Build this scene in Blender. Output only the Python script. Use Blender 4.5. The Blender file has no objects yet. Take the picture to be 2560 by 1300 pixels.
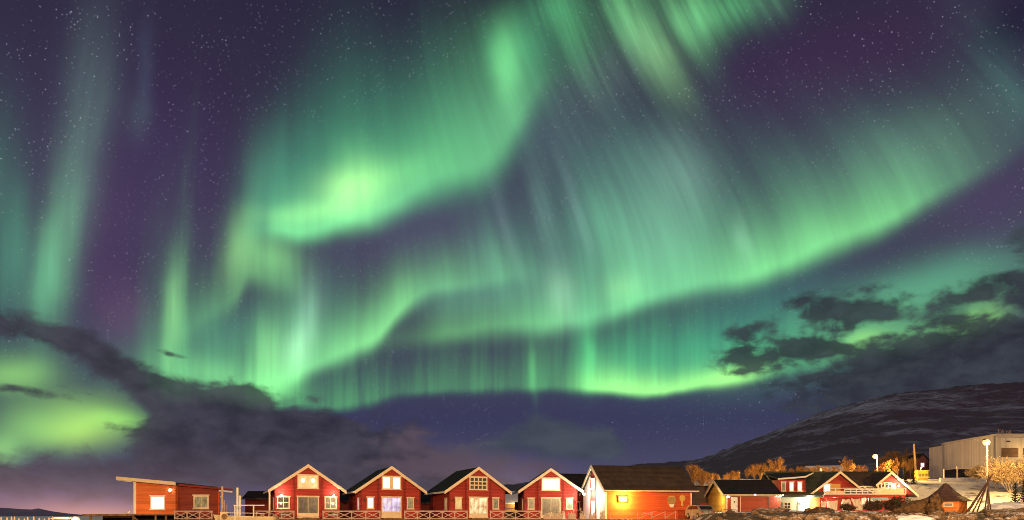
import bpy, bmesh, math, random
from mathutils import Vector, Matrix, noise as mnoise

SC = bpy.context.scene
COL = SC.collection
R = math.radians
PI = math.pi

# ------------------------------------------------------------------ camera
F = 1668.0            # focal length in pixels of the 2560 px wide photograph
HZ = 1290.0           # pixel row of the horizon
CAMZ = 0.35           # metres above the quay deck
cam_data = bpy.data.cameras.new('camera')
cam = bpy.data.objects.new('camera', cam_data)
COL.objects.link(cam)
cam.location = (0, 0, CAMZ)
cam.rotation_euler = (R(90), 0, 0)
cam_data.sensor_width = 36.0
cam_data.lens = 36.0 * F / 2560.0
cam_data.shift_y = (HZ - 650.0) / 2560.0
cam_data.clip_start = 0.1
cam_data.clip_end = 60000
SC.camera = cam
SC.view_settings.view_transform = 'Standard'
SC.view_settings.look = 'None'
SC.view_settings.exposure = 0.0
SC.view_settings.gamma = 1.0
SC.view_settings.use_curve_mapping = False
SC.render.resolution_x, SC.render.resolution_y = 1024, 520
SC.cycles.max_bounces = 4
SC.cycles.filter_width = 1.0
SC.cycles.sample_clamp_indirect = 4.0

# ------------------------------------------------------------------ night sky with aurora
# The sky is a chart over (azimuth, tangent of elevation); A, T are fixed to the world.
world = bpy.data.worlds.new('World')
SC.world = world
world.use_nodes = True
NT = world.node_tree
NT.nodes.clear()
L = NT.links.new

def sk(x, y):
    """photo pixel -> sky chart (azimuth units, elevation units), scaled so that both read like pixels"""
    u = (x - 1280.0) / F
    v = (HZ - y) / F
    return 1280.0 + F * math.atan(u), HZ - F * v / math.sqrt(1 + u * u)

def s2l(r, g, b):
    f = lambda c: (c / 255 / 12.92) if c / 255 <= 0.04045 else ((c / 255 + 0.055) / 1.055) ** 2.4
    return (f(r), f(g), f(b))

def node(t, **kw):
    n = NT.nodes.new(t)
    for k, v in kw.items():
        setattr(n, k, v)
    return n

def put(sock, v):
    if v is None:
        return
    if hasattr(v, 'links') or hasattr(v, 'is_linked'):
        L(v, sock)
    else:
        sock.default_value = v

def M(op, a, b=None, c=None, clamp=False):
    n = node('ShaderNodeMath', operation=op, use_clamp=clamp)
    put(n.inputs[0], a); put(n.inputs[1], b); put(n.inputs[2], c)
    return n.outputs[0]

def VM(op, a, b=None, s=None):
    n = node('ShaderNodeVectorMath', operation=op)
    put(n.inputs[0], a); put(n.inputs[1], b)
    if s is not None:
        put(n.inputs['Scale'], s)
    return n.outputs['Value'] if op in ('DOT_PRODUCT', 'LENGTH', 'DISTANCE') else n.outputs['Vector']

def XYZ(x, y, z=0.0):
    n = node('ShaderNodeCombineXYZ')
    put(n.inputs[0], x); put(n.inputs[1], y); put(n.inputs[2], z)
    return n.outputs[0]

def C2V(sock):
    """a colour socket as a vector"""
    q = node('ShaderNodeSeparateColor'); L(sock, q.inputs[0])
    return XYZ(q.outputs[0], q.outputs[1], q.outputs[2])

def noise2(vec, scale, detail=2.0, rough=0.5, dist=0.0):
    n = node('ShaderNodeTexNoise', noise_dimensions='3D')
    put(n.inputs['Vector'], vec)
    n.inputs['Scale'].default_value = scale
    n.inputs['Detail'].default_value = detail
    n.inputs['Roughness'].default_value = rough
    n.inputs['Distortion'].default_value = dist
    return n.outputs[0]

def sstep(v, a, b):
    n = node('ShaderNodeMapRange', interpolation_type='SMOOTHSTEP')
    put(n.inputs['Value'], v)
    n.inputs['From Min'].default_value = a
    n.inputs['From Max'].default_value = b
    return n.outputs['Result']

X0, XW = -200.0, 2960.0      # domain of the float curves
def curve(pn, pts, lo, hi):
    """1-D function of the normalised azimuth, drawn through (x, value) points"""
    n = node('ShaderNodeFloatCurve')
    c = n.mapping.curves[0]
    pts = sorted(pts)
    xs = [((p[0] - X0) / XW, (p[1] - lo) / (hi - lo)) for p in pts]
    xs = [(min(max(x, 0), 1), min(max(y, 0), 1)) for x, y in xs]
    c.points[0].location = xs[0]
    c.points[1].location = xs[-1]
    for p in xs[1:-1]:
        c.points.new(*p)
    n.mapping.extend = 'HORIZONTAL'
    n.mapping.update()
    put(n.inputs['Value'], pn)
    return M('MULTIPLY_ADD', n.outputs[0], hi - lo, lo)

geo = node('ShaderNodeTexCoord')
DIR = VM('NORMALIZE', geo.outputs['Generated'])
sep = node('ShaderNodeSeparateXYZ')
L(DIR, sep.inputs[0])
dx, dy, dz = sep.outputs
AZ = M('ARCTAN2', dx, dy)
HLEN = M('MAXIMUM', M('SQRT', M('ADD', M('MULTIPLY', dx, dx), M('MULTIPLY', dy, dy))), 0.02)
XA = M('MULTIPLY_ADD', AZ, F, 1280.0)
YA = M('MULTIPLY_ADD', M('DIVIDE', dz, HLEN), -F, HZ)
P0 = XYZ(XA, YA)
# gentle wandering of every edge
wn = node('ShaderNodeTexNoise', noise_dimensions='2D')
L(P0, wn.inputs['Vector']); wn.inputs['Scale'].default_value = 0.006; wn.inputs['Detail'].default_value = 2.0
wv = VM('SCALE', VM('SUBTRACT', C2V(wn.outputs['Color']), (0.5, 0.5, 0.5)), None, 26.0)
PW = VM('ADD', P0, wv)
sw = node('ShaderNodeSeparateXYZ'); L(PW, sw.inputs[0])
XWP, YWP = sw.outputs[0], sw.outputs[1]

def norm(x):
    return M('DIVIDE', M('SUBTRACT', x, X0), XW)
PN = norm(XA)

# direction of the rays: they lean with azimuth and fan out towards the zenith
TAU = curve(PN, [(sk(x, 600)[0], v) for x, v in [(-60, -.13), (300, -.10), (600, -.03), (900, .06), (1200, .30), (1650, .42), (2100, .46), (2560, .46)]], -1, 1)
GY = M('ADD', sstep(YA, 1000, 150), 0.12)
PR = M('SUBTRACT', XA, M('MULTIPLY', M('MULTIPLY', TAU, GY), M('SUBTRACT', YA, 650.0)))
RN0 = noise2(XYZ(PR, M('MULTIPLY', YA, 0.12), 3.0), 0.0095, 3.0, 0.55)     # broad soft rays
RN2 = noise2(XYZ(PR, M('MULTIPLY', YA, 0.05), 9.0), 0.040, 3.0, 0.6)       # fine rays
RAYM = sstep(M('MULTIPLY_ADD', RN2, 0.30, M('MULTIPLY', RN0, 0.70)), 0.28, 0.72)
RAYF = sstep(M('MULTIPLY_ADD', RN2, 0.60, M('MULTIPLY', RN0, 0.40)), 0.30, 0.72)
ACC = None
def emit(val, col):
    global ACC
    v = VM('SCALE', col, None, val)
    ACC = v if ACC is None else VM('ADD', ACC, v)

def band(edge, inten, h, s, col, p=1.0, ray=0.5, fine=False):
    """a curtain: sharp-ish lower edge along 'edge', light fading upwards over h (px or points)"""
    e = curve(PN, [sk(*q) for q in edge], 0, 1300)
    d = M('SUBTRACT', e, YWP)
    up = M('MAXIMUM', d, 0.0)
    dn = M('MINIMUM', d, 0.0)
    # foot of the ray this point lies on
    foot = norm(M('MULTIPLY_ADD', M('MULTIPLY', TAU, GY), up, XA))
    def at(x):
        ys = min(edge, key=lambda q: abs(q[0] - x))[1]
        return sk(x, ys)[0]
    I = curve(foot, [(at(x), v) for x, v in inten], 0, 1.5)
    if isinstance(h, (int, float)):
        H = h
    else:
        H = curve(foot, [(at(x), v) for x, v in h], 0, 600)
    RY = RAYF if fine else RAYM
    rm = M('MULTIPLY_ADD', RY, 2 * ray, 1.0 - ray)
    H = M('MULTIPLY', M('MULTIPLY_ADD', RY, ray, 1.0 - 0.5 * ray), H)
    q = M('DIVIDE', up, H)
    if p != 1.0:
        q = M('POWER', q, p)
    if not isinstance(s, (int, float)):
        s = curve(PN, [(at(x), v) for x, v in s], 0, 200)
    w = M('DIVIDE', dn, s)
    q = M('ADD', q, M('MULTIPLY', w, w))
    f = M('POWER', 0.36788, q)
    f = M('MULTIPLY', M('MULTIPLY', f, I), rm)
    emit(f, col)
    return f

def blobf(x, y, rx, ry, ang=0.0, warped=True):
    u = (x - 1280.0) / F
    kx, ky = 1 / (1 + u * u), 1 / math.sqrt(1 + u * u)
    cx, cy = sk(x, y)
    ca, sa = math.cos(R(ang)), math.sin(R(ang))
    v = VM('SUBTRACT', PW if warped else P0, (cx, cy, 0))
    wx, wy = rx * kx, ry * ky
    a_ = VM('DOT_PRODUCT', v, (ca / wx, sa / wx, 0))
    b_ = VM('DOT_PRODUCT', v, (-sa / wy, ca / wy, 0))
    q = M('MULTIPLY_ADD', b_, b_, M('MULTIPLY', a_, a_))
    return M('POWER', 0.36788, q)

def blob(x, y, rx, ry, ang, col, ray=0.0):
    f = blobf(x, y, rx, ry, ang)
    if ray:
        f = M('MULTIPLY', f, M('MULTIPLY_ADD', RAYF if (ray >= .3 and y < 260 and x > 1300) else RAYM, 2 * ray, 1.0 - ray))
    emit(f, col)

exec_sky = True
# --- dark sky between the curtains
base = node('ShaderNodeValToRGB')
cr = base.color_ramp
def ramp(cr, pts):
    while len(cr.elements) > 1:
        cr.elements.remove(cr.elements[-1])
    cr.elements[0].position = pts[0][0]; cr.elements[0].color = (*pts[0][1], 1)
    for p, c in pts[1:]:
        e = cr.elements.new(p); e.color = (*c, 1)
ramp(cr, [(0.0, s2l(42, 38, 60)), (0.25, s2l(52, 46, 70)), (0.5, s2l(66, 60, 86)), (0.7, s2l(63, 59, 87)),
          (0.82, s2l(58, 58, 90)), (0.93, s2l(76, 75, 102)), (0.985, s2l(92, 84, 104)), (1.0, s2l(100, 86, 100))])
L(M('DIVIDE', YA, HZ, clamp=True), base.inputs[0])
ACC = C2V(base.outputs[0])
blob(240, 640, 120, 260, 5, (.012, -.004, .008))
blob(310, 790, 70, 90, 0, (.040, .006, .026))
blob(420, 380, 220, 260, 0, (.006, -.001, .012))
blob(1900, 190, 240, 150, 25, (.010, .000, .012))
blob(2200, 120, 240, 120, 0, (.010, -.002, .006))
blob(2480, 520, 130, 140, 0, (.012, .000, .018))
blob(1050, 560, 240, 110, -10, (.020, .018, .040))
blob(1350, 330, 200, 120, 10, (.020, .020, .032))
blob(2540, 60, 110, 90, 0, (-.016, -.010, -.020))
blob(190, 1230, 420, 70, 0, (.045, .022, .035))
blob(1250, 1200, 260, 60, 0, (.020, .012, .020))

# --- upper arc
E1 = [(520, 585), (600, 578), (690, 570), (740, 574), (800, 566), (860, 546), (930, 522), (1000, 488), (1060, 450), (1120, 424), (1190, 400), (1250, 352), (1295, 285), (1335, 225), (1380, 180), (1450, 150)]
band(E1, [(560, 0), (640, .04), (675, .30), (700, .62), (750, .84), (800, .92), (860, .98), (920, .88), (970, .70), (1040, .64), (1110, .60), (1180, .52), (1240, .50), (1290, .42), (1335, .24), (1400, .04), (1450, 0)],
     [(640, 46), (760, 62), (880, 100), (1000, 110), (1150, 150), (1280, 200), (1400, 120)], [(600, 24), (760, 26), (900, 36), (1150, 52), (1250, 66), (1400, 70)], (.14, .52, .125), p=1.4, ray=.10)
band(E1, [(530, 0), (580, .08), (620, .30), (670, .62), (740, .92), (860, 1.0), (1000, .92), (1150, .76), (1250, .60), (1320, .38), (1400, .1), (1480, 0)],
     [(600, 150), (660, 190), (740, 240), (860, 290), (1050, 272), (1200, 265), (1350, 180)], [(600, 26), (760, 28), (900, 38), (1120, 66), (1250, 95), (1400, 110)], (.030, .275, .125), p=2.2, ray=.08)
blob(872, 474, 84, 46, -24, (.26, .44, .10), ray=.25)
blob(912, 440, 60, 66, -24, (.08, .20, .04), ray=.3)
blob(780, 528, 120, 26, -14, (.13, .30, .06), ray=.15)
blob(990, 430, 90, 36, -24, (.05, .16, .03), ray=.2)
blob(1268, 165, 36, 95, -2, (.10, .36, .11))
blob(1290, 120, 85, 85, 0, (.04, .24, .09), ray=.25)
blob(655, 470, 50, 140, 6, (.02, .10, .045), ray=.2)
# --- rays falling from the zenith, upper middle
blob(1430, 70, 42, 120, -20, (.05, .26, .085), ray=.5)
blob(1380, 20, 60, 60, -20, (.03, .16, .06), ray=.4)
blob(1560, 30, 60, 110, -26, (.06, .26, .09), ray=.5)
blob(1630, 130, 42, 130, -30, (.15, .36, .13), ray=.3)
blob(1700, 60, 24, 120, -30, (.05, .17, .06), ray=.6)
blob(1745, 30, 48, 85, -24, (.10, .38, .13), ray=.5)
blob(1830, 10, 60, 55, -24, (.05, .26, .085), ray=.5)
blob(1930, 0, 60, 60, -28, (.04, .13, .06), ray=.5)
blob(1500, 190, 120, 90, -25, (.035, .055, .045), ray=.5)
# --- the great arc on the right, running down to the left
E3 = [(480, 1000), (600, 985), (660, 975), (710, 968), (760, 935), (800, 902), (860, 876), (930, 856), (1000, 842), (1100, 825), (1200, 814), (1300, 809), (1400, 800), (1480, 785), (1560, 758), (1640, 728), (1720, 706), (1800, 696), (1880, 680), (1960, 650), (2050, 612), (2150, 570), (2250, 524), (2330, 478), (2400, 440), (2480, 390), (2570, 330), (2700, 260)]
band(E3, [(560, 0), (620, .25), (690, .60), (750, .42), (800, .22), (900, .18), (1000, .16), (1090, .36), (1200, .46), (1300, .46), (1390, .56), (1440, .42), (1500, .42), (1570, .62), (1640, .50), (1740, .52), (1840, .80), (1940, .92), (2060, .94), (2160, .88), (2250, .70), (2330, .34), (2420, .14), (2520, .03), (2600, 0)],
     [(600, 60), (800, 45), (1100, 50), (1300, 62), (1500, 100), (1650, 130), (1850, 90), (2050, 85), (2250, 85), (2450, 100)], 31, (.150, .57, .125), p=1.25, ray=.16)
band(E3, [(1050, 0), (1150, .10), (1250, .28), (1350, .54), (1500, .86), (1620, 1.0), (1720, .90), (1850, .62), (2000, .44), (2150, .46), (2300, .42), (2420, .26), (2520, .1), (2620, 0)],
     [(1000, 90), (1200, 140), (1400, 240), (1600, 290), (1800, 260), (2000, 250), (2300, 230), (2500, 220)], 33, (.066, .29, .155), p=2.0, ray=.20)
blob(1640, 520, 110, 150, -18, (.055, .12, .085), ray=.25)
blob(1480, 560, 70, 90, -14, (.03, .11, .06), ray=.3)
blob(1560, 715, 46, 40, -10, (.08, .16, .05), ray=.2)
blob(1715, 430, 70, 110, -24, (.045, .075, .06), ray=.4)
blob(1400, 735, 38, 70, -14, (.13, .22, .14), ray=.2)
blob(1270, 580, 16, 130, -18, (.035, .05, .05))
blob(1360, 540, 26, 110, -14, (.05, .12, .085), ray=.4)
blob(1440, 520, 16, 130, -16, (.04, .05, .055), ray=.4)
blob(1857, 600, 20, 55, -16, (.07, .14, .09))
blob(2330, 370, 130, 110, -20, (.030, .070, .036), ray=.3)
blob(2150, 400, 170, 100, 0, (.018, .034, .026), ray=.3)
blob(2500, 190, 60, 200, -25, (.012, .044, .030), ray=.4)
blob(1440, 330, 210, 130, 10, (.010, .042, .026), ray=.3)
blob(1560, 420, 160, 90, 0, (.008, .036, .024), ray=.3)
blob(2550, 250, 50, 90, -25, (.010, .045, .026))
# --- the bright fold left of the middle
E4 = [(560, 960), (660, 955), (720, 940), (770, 912), (830, 890), (890, 868), (935, 846), (965, 815), (990, 782), (1020, 754), (1060, 730), (1110, 712), (1170, 700), (1240, 690), (1310, 682), (1400, 670)]
band(E4, [(620, 0), (670, .34), (720, .56), (760, .70), (810, .70), (880, .78), (930, .98), (980, 1.0), (1020, .84), (1080, .45), (1130, .42), (1180, .30), (1240, .26), (1290, .15), (1360, 0)],
     [(640, 110), (760, 130), (850, 84), (950, 86), (1050, 74), (1200, 80), (1340, 80)], 25, (.17, .56, .14), p=1.4, ray=.16)
band(E4, [(620, 0), (700, .4), (780, .62), (860, .50), (960, .45), (1060, .42), (1160, .42), (1280, .3), (1380, 0)],
     [(640, 170), (780, 190), (880, 140), (950, 110), (1100, 95), (1300, 110)], 30, (.035, .21, .115), p=1.6, ray=.22)
blob(768, 800, 34, 100, 8, (.12, .24, .17), ray=.3)
blob(742, 880, 34, 60, 22, (.14, .24, .14), ray=.2)
blob(670, 880, 36, 70, 4, (.10, .26, .07), ray=.35)
blob(1220, 640, 40, 90, -14, (.03, .10, .06), ray=.4)
blob(1180, 745, 130, 45, -6, (.03, .11, .065), ray=.3)
# --- lower arc
E5 = [(560, 1003), (640, 1006), (720, 1012), (800, 1012), (860, 1006), (930, 990), (1000, 980), (1100, 972), (1200, 967), (1300, 964), (1400, 962), (1450, 966), (1500, 972), (1560, 976), (1620, 976), (1700, 970), (1800, 954), (1880, 940), (1960, 928), (2100, 893), (2250, 848)]
band(E5, [(1380, 0), (1430, .16), (1480, .62), (1520, .85), (1600, .95), (1680, .92), (1760, .72), (1840, .50), (1900, .25), (1980, 0)],
     [(1400, 30), (1500, 46), (1600, 40), (1700, 34), (1900, 40)], 12, (.32, .68, .11), p=1.6, ray=.10)
band(E5, [(600, .0), (660, .26), (760, .44), (850, .44), (930, .42), (1000, .30), (1060, .42), (1120, .28), (1190, .42), (1240, .46), (1290, .34), (1340, .56), (1400, .40), (1460, .46), (1560, .34), (1700, .30), (1820, .22), (1920, .16), (2060, .10), (2160, 0)],
     [(600, 60), (760, 66), (900, 70), (1100, 74), (1300, 82), (1500, 104), (1700, 120), (1900, 110), (2100, 110)], 15, (.085, .46, .105), p=1.45, ray=.42, fine=True)
band(E5, [(1380, 0), (1430, .22), (1480, .58), (1580, .66), (1700, .62), (1840, .48), (1960, .30), (2080, .16), (2200, 0)],
     [(1400, 90), (1500, 130), (1650, 140), (1800, 135), (2000, 130)], 13, (.036, .43, .125), p=1.7, ray=.22)
blob(1470, 880, 18, 70, -8, (.02, .18, .05))
blob(1335, 925, 10, 60, -3, (.03, .16, .04))
blob(1650, 880, 220, 70, -4, (.000, .085, .040), ray=.3)
# --- left: rays over the cloud
E6 = [(250, 930), (330, 930), (400, 965), (500, 965), (600, 975), (700, 985), (780, 980)]
band(E6, [(320, 0), (360, .22), (400, .66), (440, .78), (480, .60), (540, .58), (600, .64), (660, .60), (720, .36), (790, 0)],
     [(330, 110), (430, 190), (480, 120), (560, 90), (650, 120), (760, 90)], 30, (.11, .46, .12), p=1.3, ray=.30, fine=True)
blob(432, 790, 24, 110, 5, (.11, .26, .07), ray=.25)
blob(440, 700, 26, 90, 6, (.03, .10, .04), ray=.3)
E7 = [(380, 890), (440, 840), (490, 805), (530, 776), (575, 745), (602, 712), (628, 672), (660, 684), (700, 697), (745, 702), (800, 700)]
band(E7, [(400, 0), (440, .18), (490, .32), (530, .32), (575, .50), (605, .58), (640, .50), (690, .44), (730, .34), (770, .06), (800, 0)],
     [(400, 80), (530, 80), (600, 110), (660, 100), (740, 80)], 34, (.11, .38, .10), p=1.5, ray=.28)
blob(560, 850, 190, 90, -10, (.014, .10, .052), ray=.2)
blob(596, 622, 32, 78, 8, (.13, .33, .09), ray=.2)
blob(680, 640, 66, 46, 6, (.08, .24, .065), ray=.2)
blob(520, 935, 150, 42, 4, (.07, .24, .07), ray=.2)
# --- left column
blob(140, 650, 46, 190, 7, (.055, .24, .085), ray=.4)
blob(110, 700, 30, 110, 4, (.03, .14, .06), ray=.3)
blob(190, 430, 64, 280, 8, (.034, .085, .052), ray=.45)
blob(225, 190, 62, 250, 8, (.020, .034, .030), ray=.3)
blob(365, 170, 20, 130, 4, (.012, .022, .030))
blob(345, 290, 30, 60, 4, (.010, .028, .020))
blob(0, 560, 60, 240, 2, (.014, .120, .048), ray=.35)
blob(40, 650, 50, 140, 2, (.014, .085, .038), ray=.4)
# --- low glow seen through the cloud gaps, left and right
blob(200, 1045, 135, 62, -4, (.20, .44, .06))
blob(190, 1078, 95, 40, -6, (.20, .34, .02))
blob(60, 1075, 90, 60, -15, (.10, .28, .045))
blob(300, 1050, 70, 22, 0, (.12, .34, .03))
blob(30, 935, 100, 44, -14, (.18, .44, .07))
blob(5, 1130, 45, 40, 0, (.14, .36, .06))
blob(2200, 800, 320, 84, -14, (.060, .29, .095))
blob(2330, 700, 210, 50, -6, (.022, .125, .070))
blob(2150, 850, 60, 26, -10, (.16, .36, .05))
blob(2450, 795, 70, 36, -14, (.14, .36, .05))
blob(2300, 840, 120, 30, -8, (.08, .26, .05))
blob(1840, 935, 70, 24, -10, (.20, .40, .05))
blob(1900, 800, 220, 120, -20, (.000, .070, .048))
AUR = ACC

# --- stars: many faint, few bright
def stars(scale, r, gain, pw, seed):
    v = node('ShaderNodeTexVoronoi', voronoi_dimensions='3D', feature='F1')
    L(VM('ADD', DIR, (seed, seed * .7, seed * .3)), v.inputs['Vector'])
    v.inputs['Scale'].default_value = scale
    sc = node('ShaderNodeSeparateColor'); L(v.outputs['Color'], sc.inputs[0])
    b = M('POWER', sc.outputs[0], pw)
    d = M('DIVIDE', v.outputs['Distance'], r)
    f = M('POWER', 0.36788, M('MULTIPLY', d, d))
    f = M('MULTIPLY', M('MULTIPLY', f, b), gain)
    tint = node('ShaderNodeMix', data_type='RGBA')
    L(sc.outputs[1], tint.inputs[0])
    tint.inputs[6].default_value = (.55, .58, 1.0, 1); tint.inputs[7].default_value = (1.0, .95, .88, 1)
    return VM('SCALE', C2V(tint.outputs[2]), None, f)
dens = M('MULTIPLY_ADD', sstep(noise2(P0, 0.006, 3.0, 0.6), .3, .7), 1.0, 0.35)
ST = VM('ADD', VM('SCALE', VM('ADD', VM('ADD', stars(270.0, 0.100, 1.25, 2.4, 1.3), stars(185.0, 0.066, 1.6, 3.4, 2.9)), stars(112.0, 0.040, 2.2, 4.5, 4.1)), None, dens),
        stars(46.0, 0.019, 4.6, 8.0, 7.7))
lum = node('ShaderNodeSeparateXYZ'); L(AUR, lum.inputs[0])
ST = VM('SCALE', ST, None, M('MULTIPLY', M('MULTIPLY_ADD', sstep(lum.outputs[1], .45, .03), .92, .08), sstep(YA, 1250, 900)))
SKY = VM('ADD', AUR, ST)

# --- clouds low over the water
cn = node('ShaderNodeTexNoise', noise_dimensions='2D')
mpc = node('ShaderNodeMapping'); L(P0, mpc.inputs['Vector']); mpc.inputs['Scale'].default_value = (1.0, 1.75, 1); mpc.inputs['Rotation'].default_value = (0, 0, R(-6))
L(mpc.outputs[0], cn.inputs['Vector']); cn.inputs['Scale'].default_value = 0.0085; cn.inputs['Detail'].default_value = 6.0; cn.inputs['Roughness'].default_value = 0.58; cn.inputs['Distortion'].default_value = 0.35
CN = cn.outputs[0]
def field(lst):
    acc = None
    for (x, y, rx, ry, a, w) in lst:
        f = blobf(x, y, rx, ry, a, warped=True)
        acc = M('MULTIPLY_ADD', f, w, acc if acc is not None else 0.0)
    return acc
CL = field([(20, 822, 150, 38, 2, 1.05), (180, 850, 110, 38, 14, 1.05), (285, 912, 80, 36, 24, 1.0), (380, 972, 100, 34, 14, 1.1), (500, 1000, 120, 42, 4, 1.15),
            (620, 985, 60, 40, 10, .85), (660, 1100, 290, 90, 6, 1.2), (850, 1115, 190, 84, 0, 1.05), (1010, 1150, 130, 50, 0, .5), (260, 1195, 470, 62, -3, 1.2),
            (60, 978, 110, 15, 4, .5), (440, 1085, 80, 80, 0, .65), (-50, 1010, 60, 60, 0, .5), (190, 975, 60, 14, 10, .45),
            (425, 884, 46, 8, 6, .75), (980, 1185, 360, 62, 0, .8), (1250, 1215, 260, 40, 0, .5), (300, 1070, 60, 10, 0, .35), (345, 1035, 70, 22, 6, -.55), (520, 1085, 60, 18, 0, -.35)])
CR = field([(2080, 762, 100, 34, 8, 1.0), (2200, 780, 80, 26, 14, .8), (2030, 800, 60, 26, 0, .6), (1872, 830, 66, 30, -18, .95), (1830, 892, 54, 24, -10, .85), (2030, 866, 70, 24, 0, .95), (2110, 816, 36, 20, 0, .6), (1930, 905, 120, 22, -6, .5),
            (2360, 797, 80, 20, 4, .85), (2470, 700, 110, 26, -6, .9), (2420, 745, 90, 18, -6, .7), (2555, 740, 60, 40, 0, .75), (2250, 742, 60, 14, -6, .45), (2225, 838, 60, 14, -8, .5), (2330, 760, 40, 12, 0, .5),
            (1930, 875, 110, 30, -10, .55), (2130, 868, 110, 24, -6, .5), (2285, 868, 110, 26, -8, .7), (2180, 720, 70, 14, 0, .35), (2330, 920, 270, 62, -10, 1.1), (2560, 870, 200, 76, -10, 1.3), (2080, 935, 190, 36, -8, .75), (2560, 600, 60, 40, 0, .45), (2300, 985, 330, 50, -6, .8)])
CM = field([(1390, 1085, 100, 42, 10, 1.0), (1490, 1112, 80, 36, 14, .95), (1280, 1120, 150, 36, 0, .6)])
CB = field([(1090, 1150, 200, 42, -4, .8), (1250, 1180, 200, 34, 0, .7), (1020, 1095, 110, 26, 0, .5)])
CNF = noise2(VM('MULTIPLY', P0, (1.0, 1.5, 1.0)), 0.017, 4.0, 0.55, 0.3)
CNM = M('MULTIPLY_ADD', CNF, 0.42, M('MULTIPLY', CN, 0.58))
CNP = M('MULTIPLY_ADD', CNF, 0.72, M('MULTIPLY', CN, 0.28))
def cover(fld, k, a, b, nz=None):
    v = M('MULTIPLY_ADD', M('MULTIPLY', M('SUBTRACT', nz, 0.5), k), sstep(fld, 0.0, 0.35), fld)
    return sstep(v, a, b)
CN2 = noise2(VM('MULTIPLY', VM('ADD', P0, (77.0, 31.0, 0.0)), (1.0, 2.0, 1.0)), 0.006, 4.0, 0.55)
def mixc(fac, a, b):
    n = node('ShaderNodeMix', data_type='VECTOR')
    put(n.inputs[0], fac); put(n.inputs[4], a[:3] if isinstance(a, tuple) else a); put(n.inputs[5], b[:3] if isinstance(b, tuple) else b)
    return n.outputs[1]
cA = mixc(sstep(M('MULTIPLY_ADD', CNF, .5, M('MULTIPLY', CN2, .5)), .30, .70), (*s2l(44, 42, 53), 1), (*s2l(72, 69, 82), 1))
lowg = sstep(YA, 1020, 1270)
cA = VM('ADD', cA, VM('SCALE', (.070, .044, .050), None, M('MULTIPLY', M('MULTIPLY', lowg, lowg), sstep(XA, 1500, 200))))
cB = mixc(sstep(M('MULTIPLY_ADD', CNF, .5, M('MULTIPLY', CN2, .5)), .32, .70), (*s2l(40, 40, 50), 1), (*s2l(64, 70, 78), 1))
cC = mixc(sstep(CN2, .3, .7), (*s2l(60, 66, 80), 1), (*s2l(76, 84, 92), 1))
SKY = mixc(M('MULTIPLY', cover(CL, 3.0, .28, .98, CNM), .90), SKY, cA)
SKY = mixc(M('MULTIPLY', cover(CR, 3.6, .08, .92, CNP), .92), SKY, cB)
SKY = mixc(M('MULTIPLY', cover(CB, 2.0, .12, 1.0, CNM), .72), SKY, (*s2l(98, 82, 94), 1))
SKY = mixc(M('MULTIPLY', cover(CM, 1.9, .12, .85, CNM), .82), SKY, cC)
SKY = VM('ADD', SKY, VM('SCALE', (.46, .20, .115), None, blobf(215, 1292, 190, 36, 0)))
SKY = VM('ADD', SKY, VM('SCALE', (.085, .040, .045), None, blobf(170, 1262, 420, 60, 0)))
SKY = VM('ADD', SKY, VM('SCALE', (.085, .048, .040), None, blobf(1260, 1225, 130, 42, 0)))
# behind the viewer the night is plain
front = sstep(dy, -0.15, 0.25)
SKY = mixc(front, (.030, .036, .060, 1), SKY)
SKY = VM('MAXIMUM', SKY, (.004, .004, .008))
bg = node('ShaderNodeBackground'); L(SKY, bg.inputs[0]); bg.inputs[1].default_value = 1.0
wo = node('ShaderNodeOutputWorld'); L(bg.outputs[0], wo.inputs[0])
world.cycles.sampling_method = 'MANUAL'
world.cycles.sample_map_resolution = 512

# ------------------------------------------------------------------ added ambient fill without a real source: one dim warm sun brightening the mountain
sun_d = bpy.data.lights.new('sun', 'SUN')
sun_d.energy = 0.34
sun_d.angle = R(4.0)
sun_d.color = (1.0, 0.80, 0.66)
sun = bpy.data.objects.new('sun', sun_d)
COL.objects.link(sun)
sun.rotation_euler = (R(62), 0, R(-14))

# ------------------------------------------------------------------ helpers
rng = random.Random(7)

def W(px, py, D):
    """point at distance D behind photo pixel (px, py)"""
    return Vector(((px - 1280.0) / F * D, D, CAMZ + (HZ - py) / F * D))

def link(o, parent=None):
    COL.objects.link(o)
    if parent is not None:
        o.parent = parent
    return o

def tag(o, label=None, cat=None, group=None, kind=None):
    if label: o['label'] = label
    if cat: o['category'] = cat
    if group: o['group'] = group
    if kind: o['kind'] = kind
    return o

def thing(name, label, cat, loc=(0, 0, 0), rz=0.0, group=None):
    o = bpy.data.objects.new(name, None)
    o.empty_display_size = 0.3
    link(o)
    o.location = loc
    o.rotation_euler = (0, 0, rz)
    return tag(o, label, cat, group)

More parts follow.
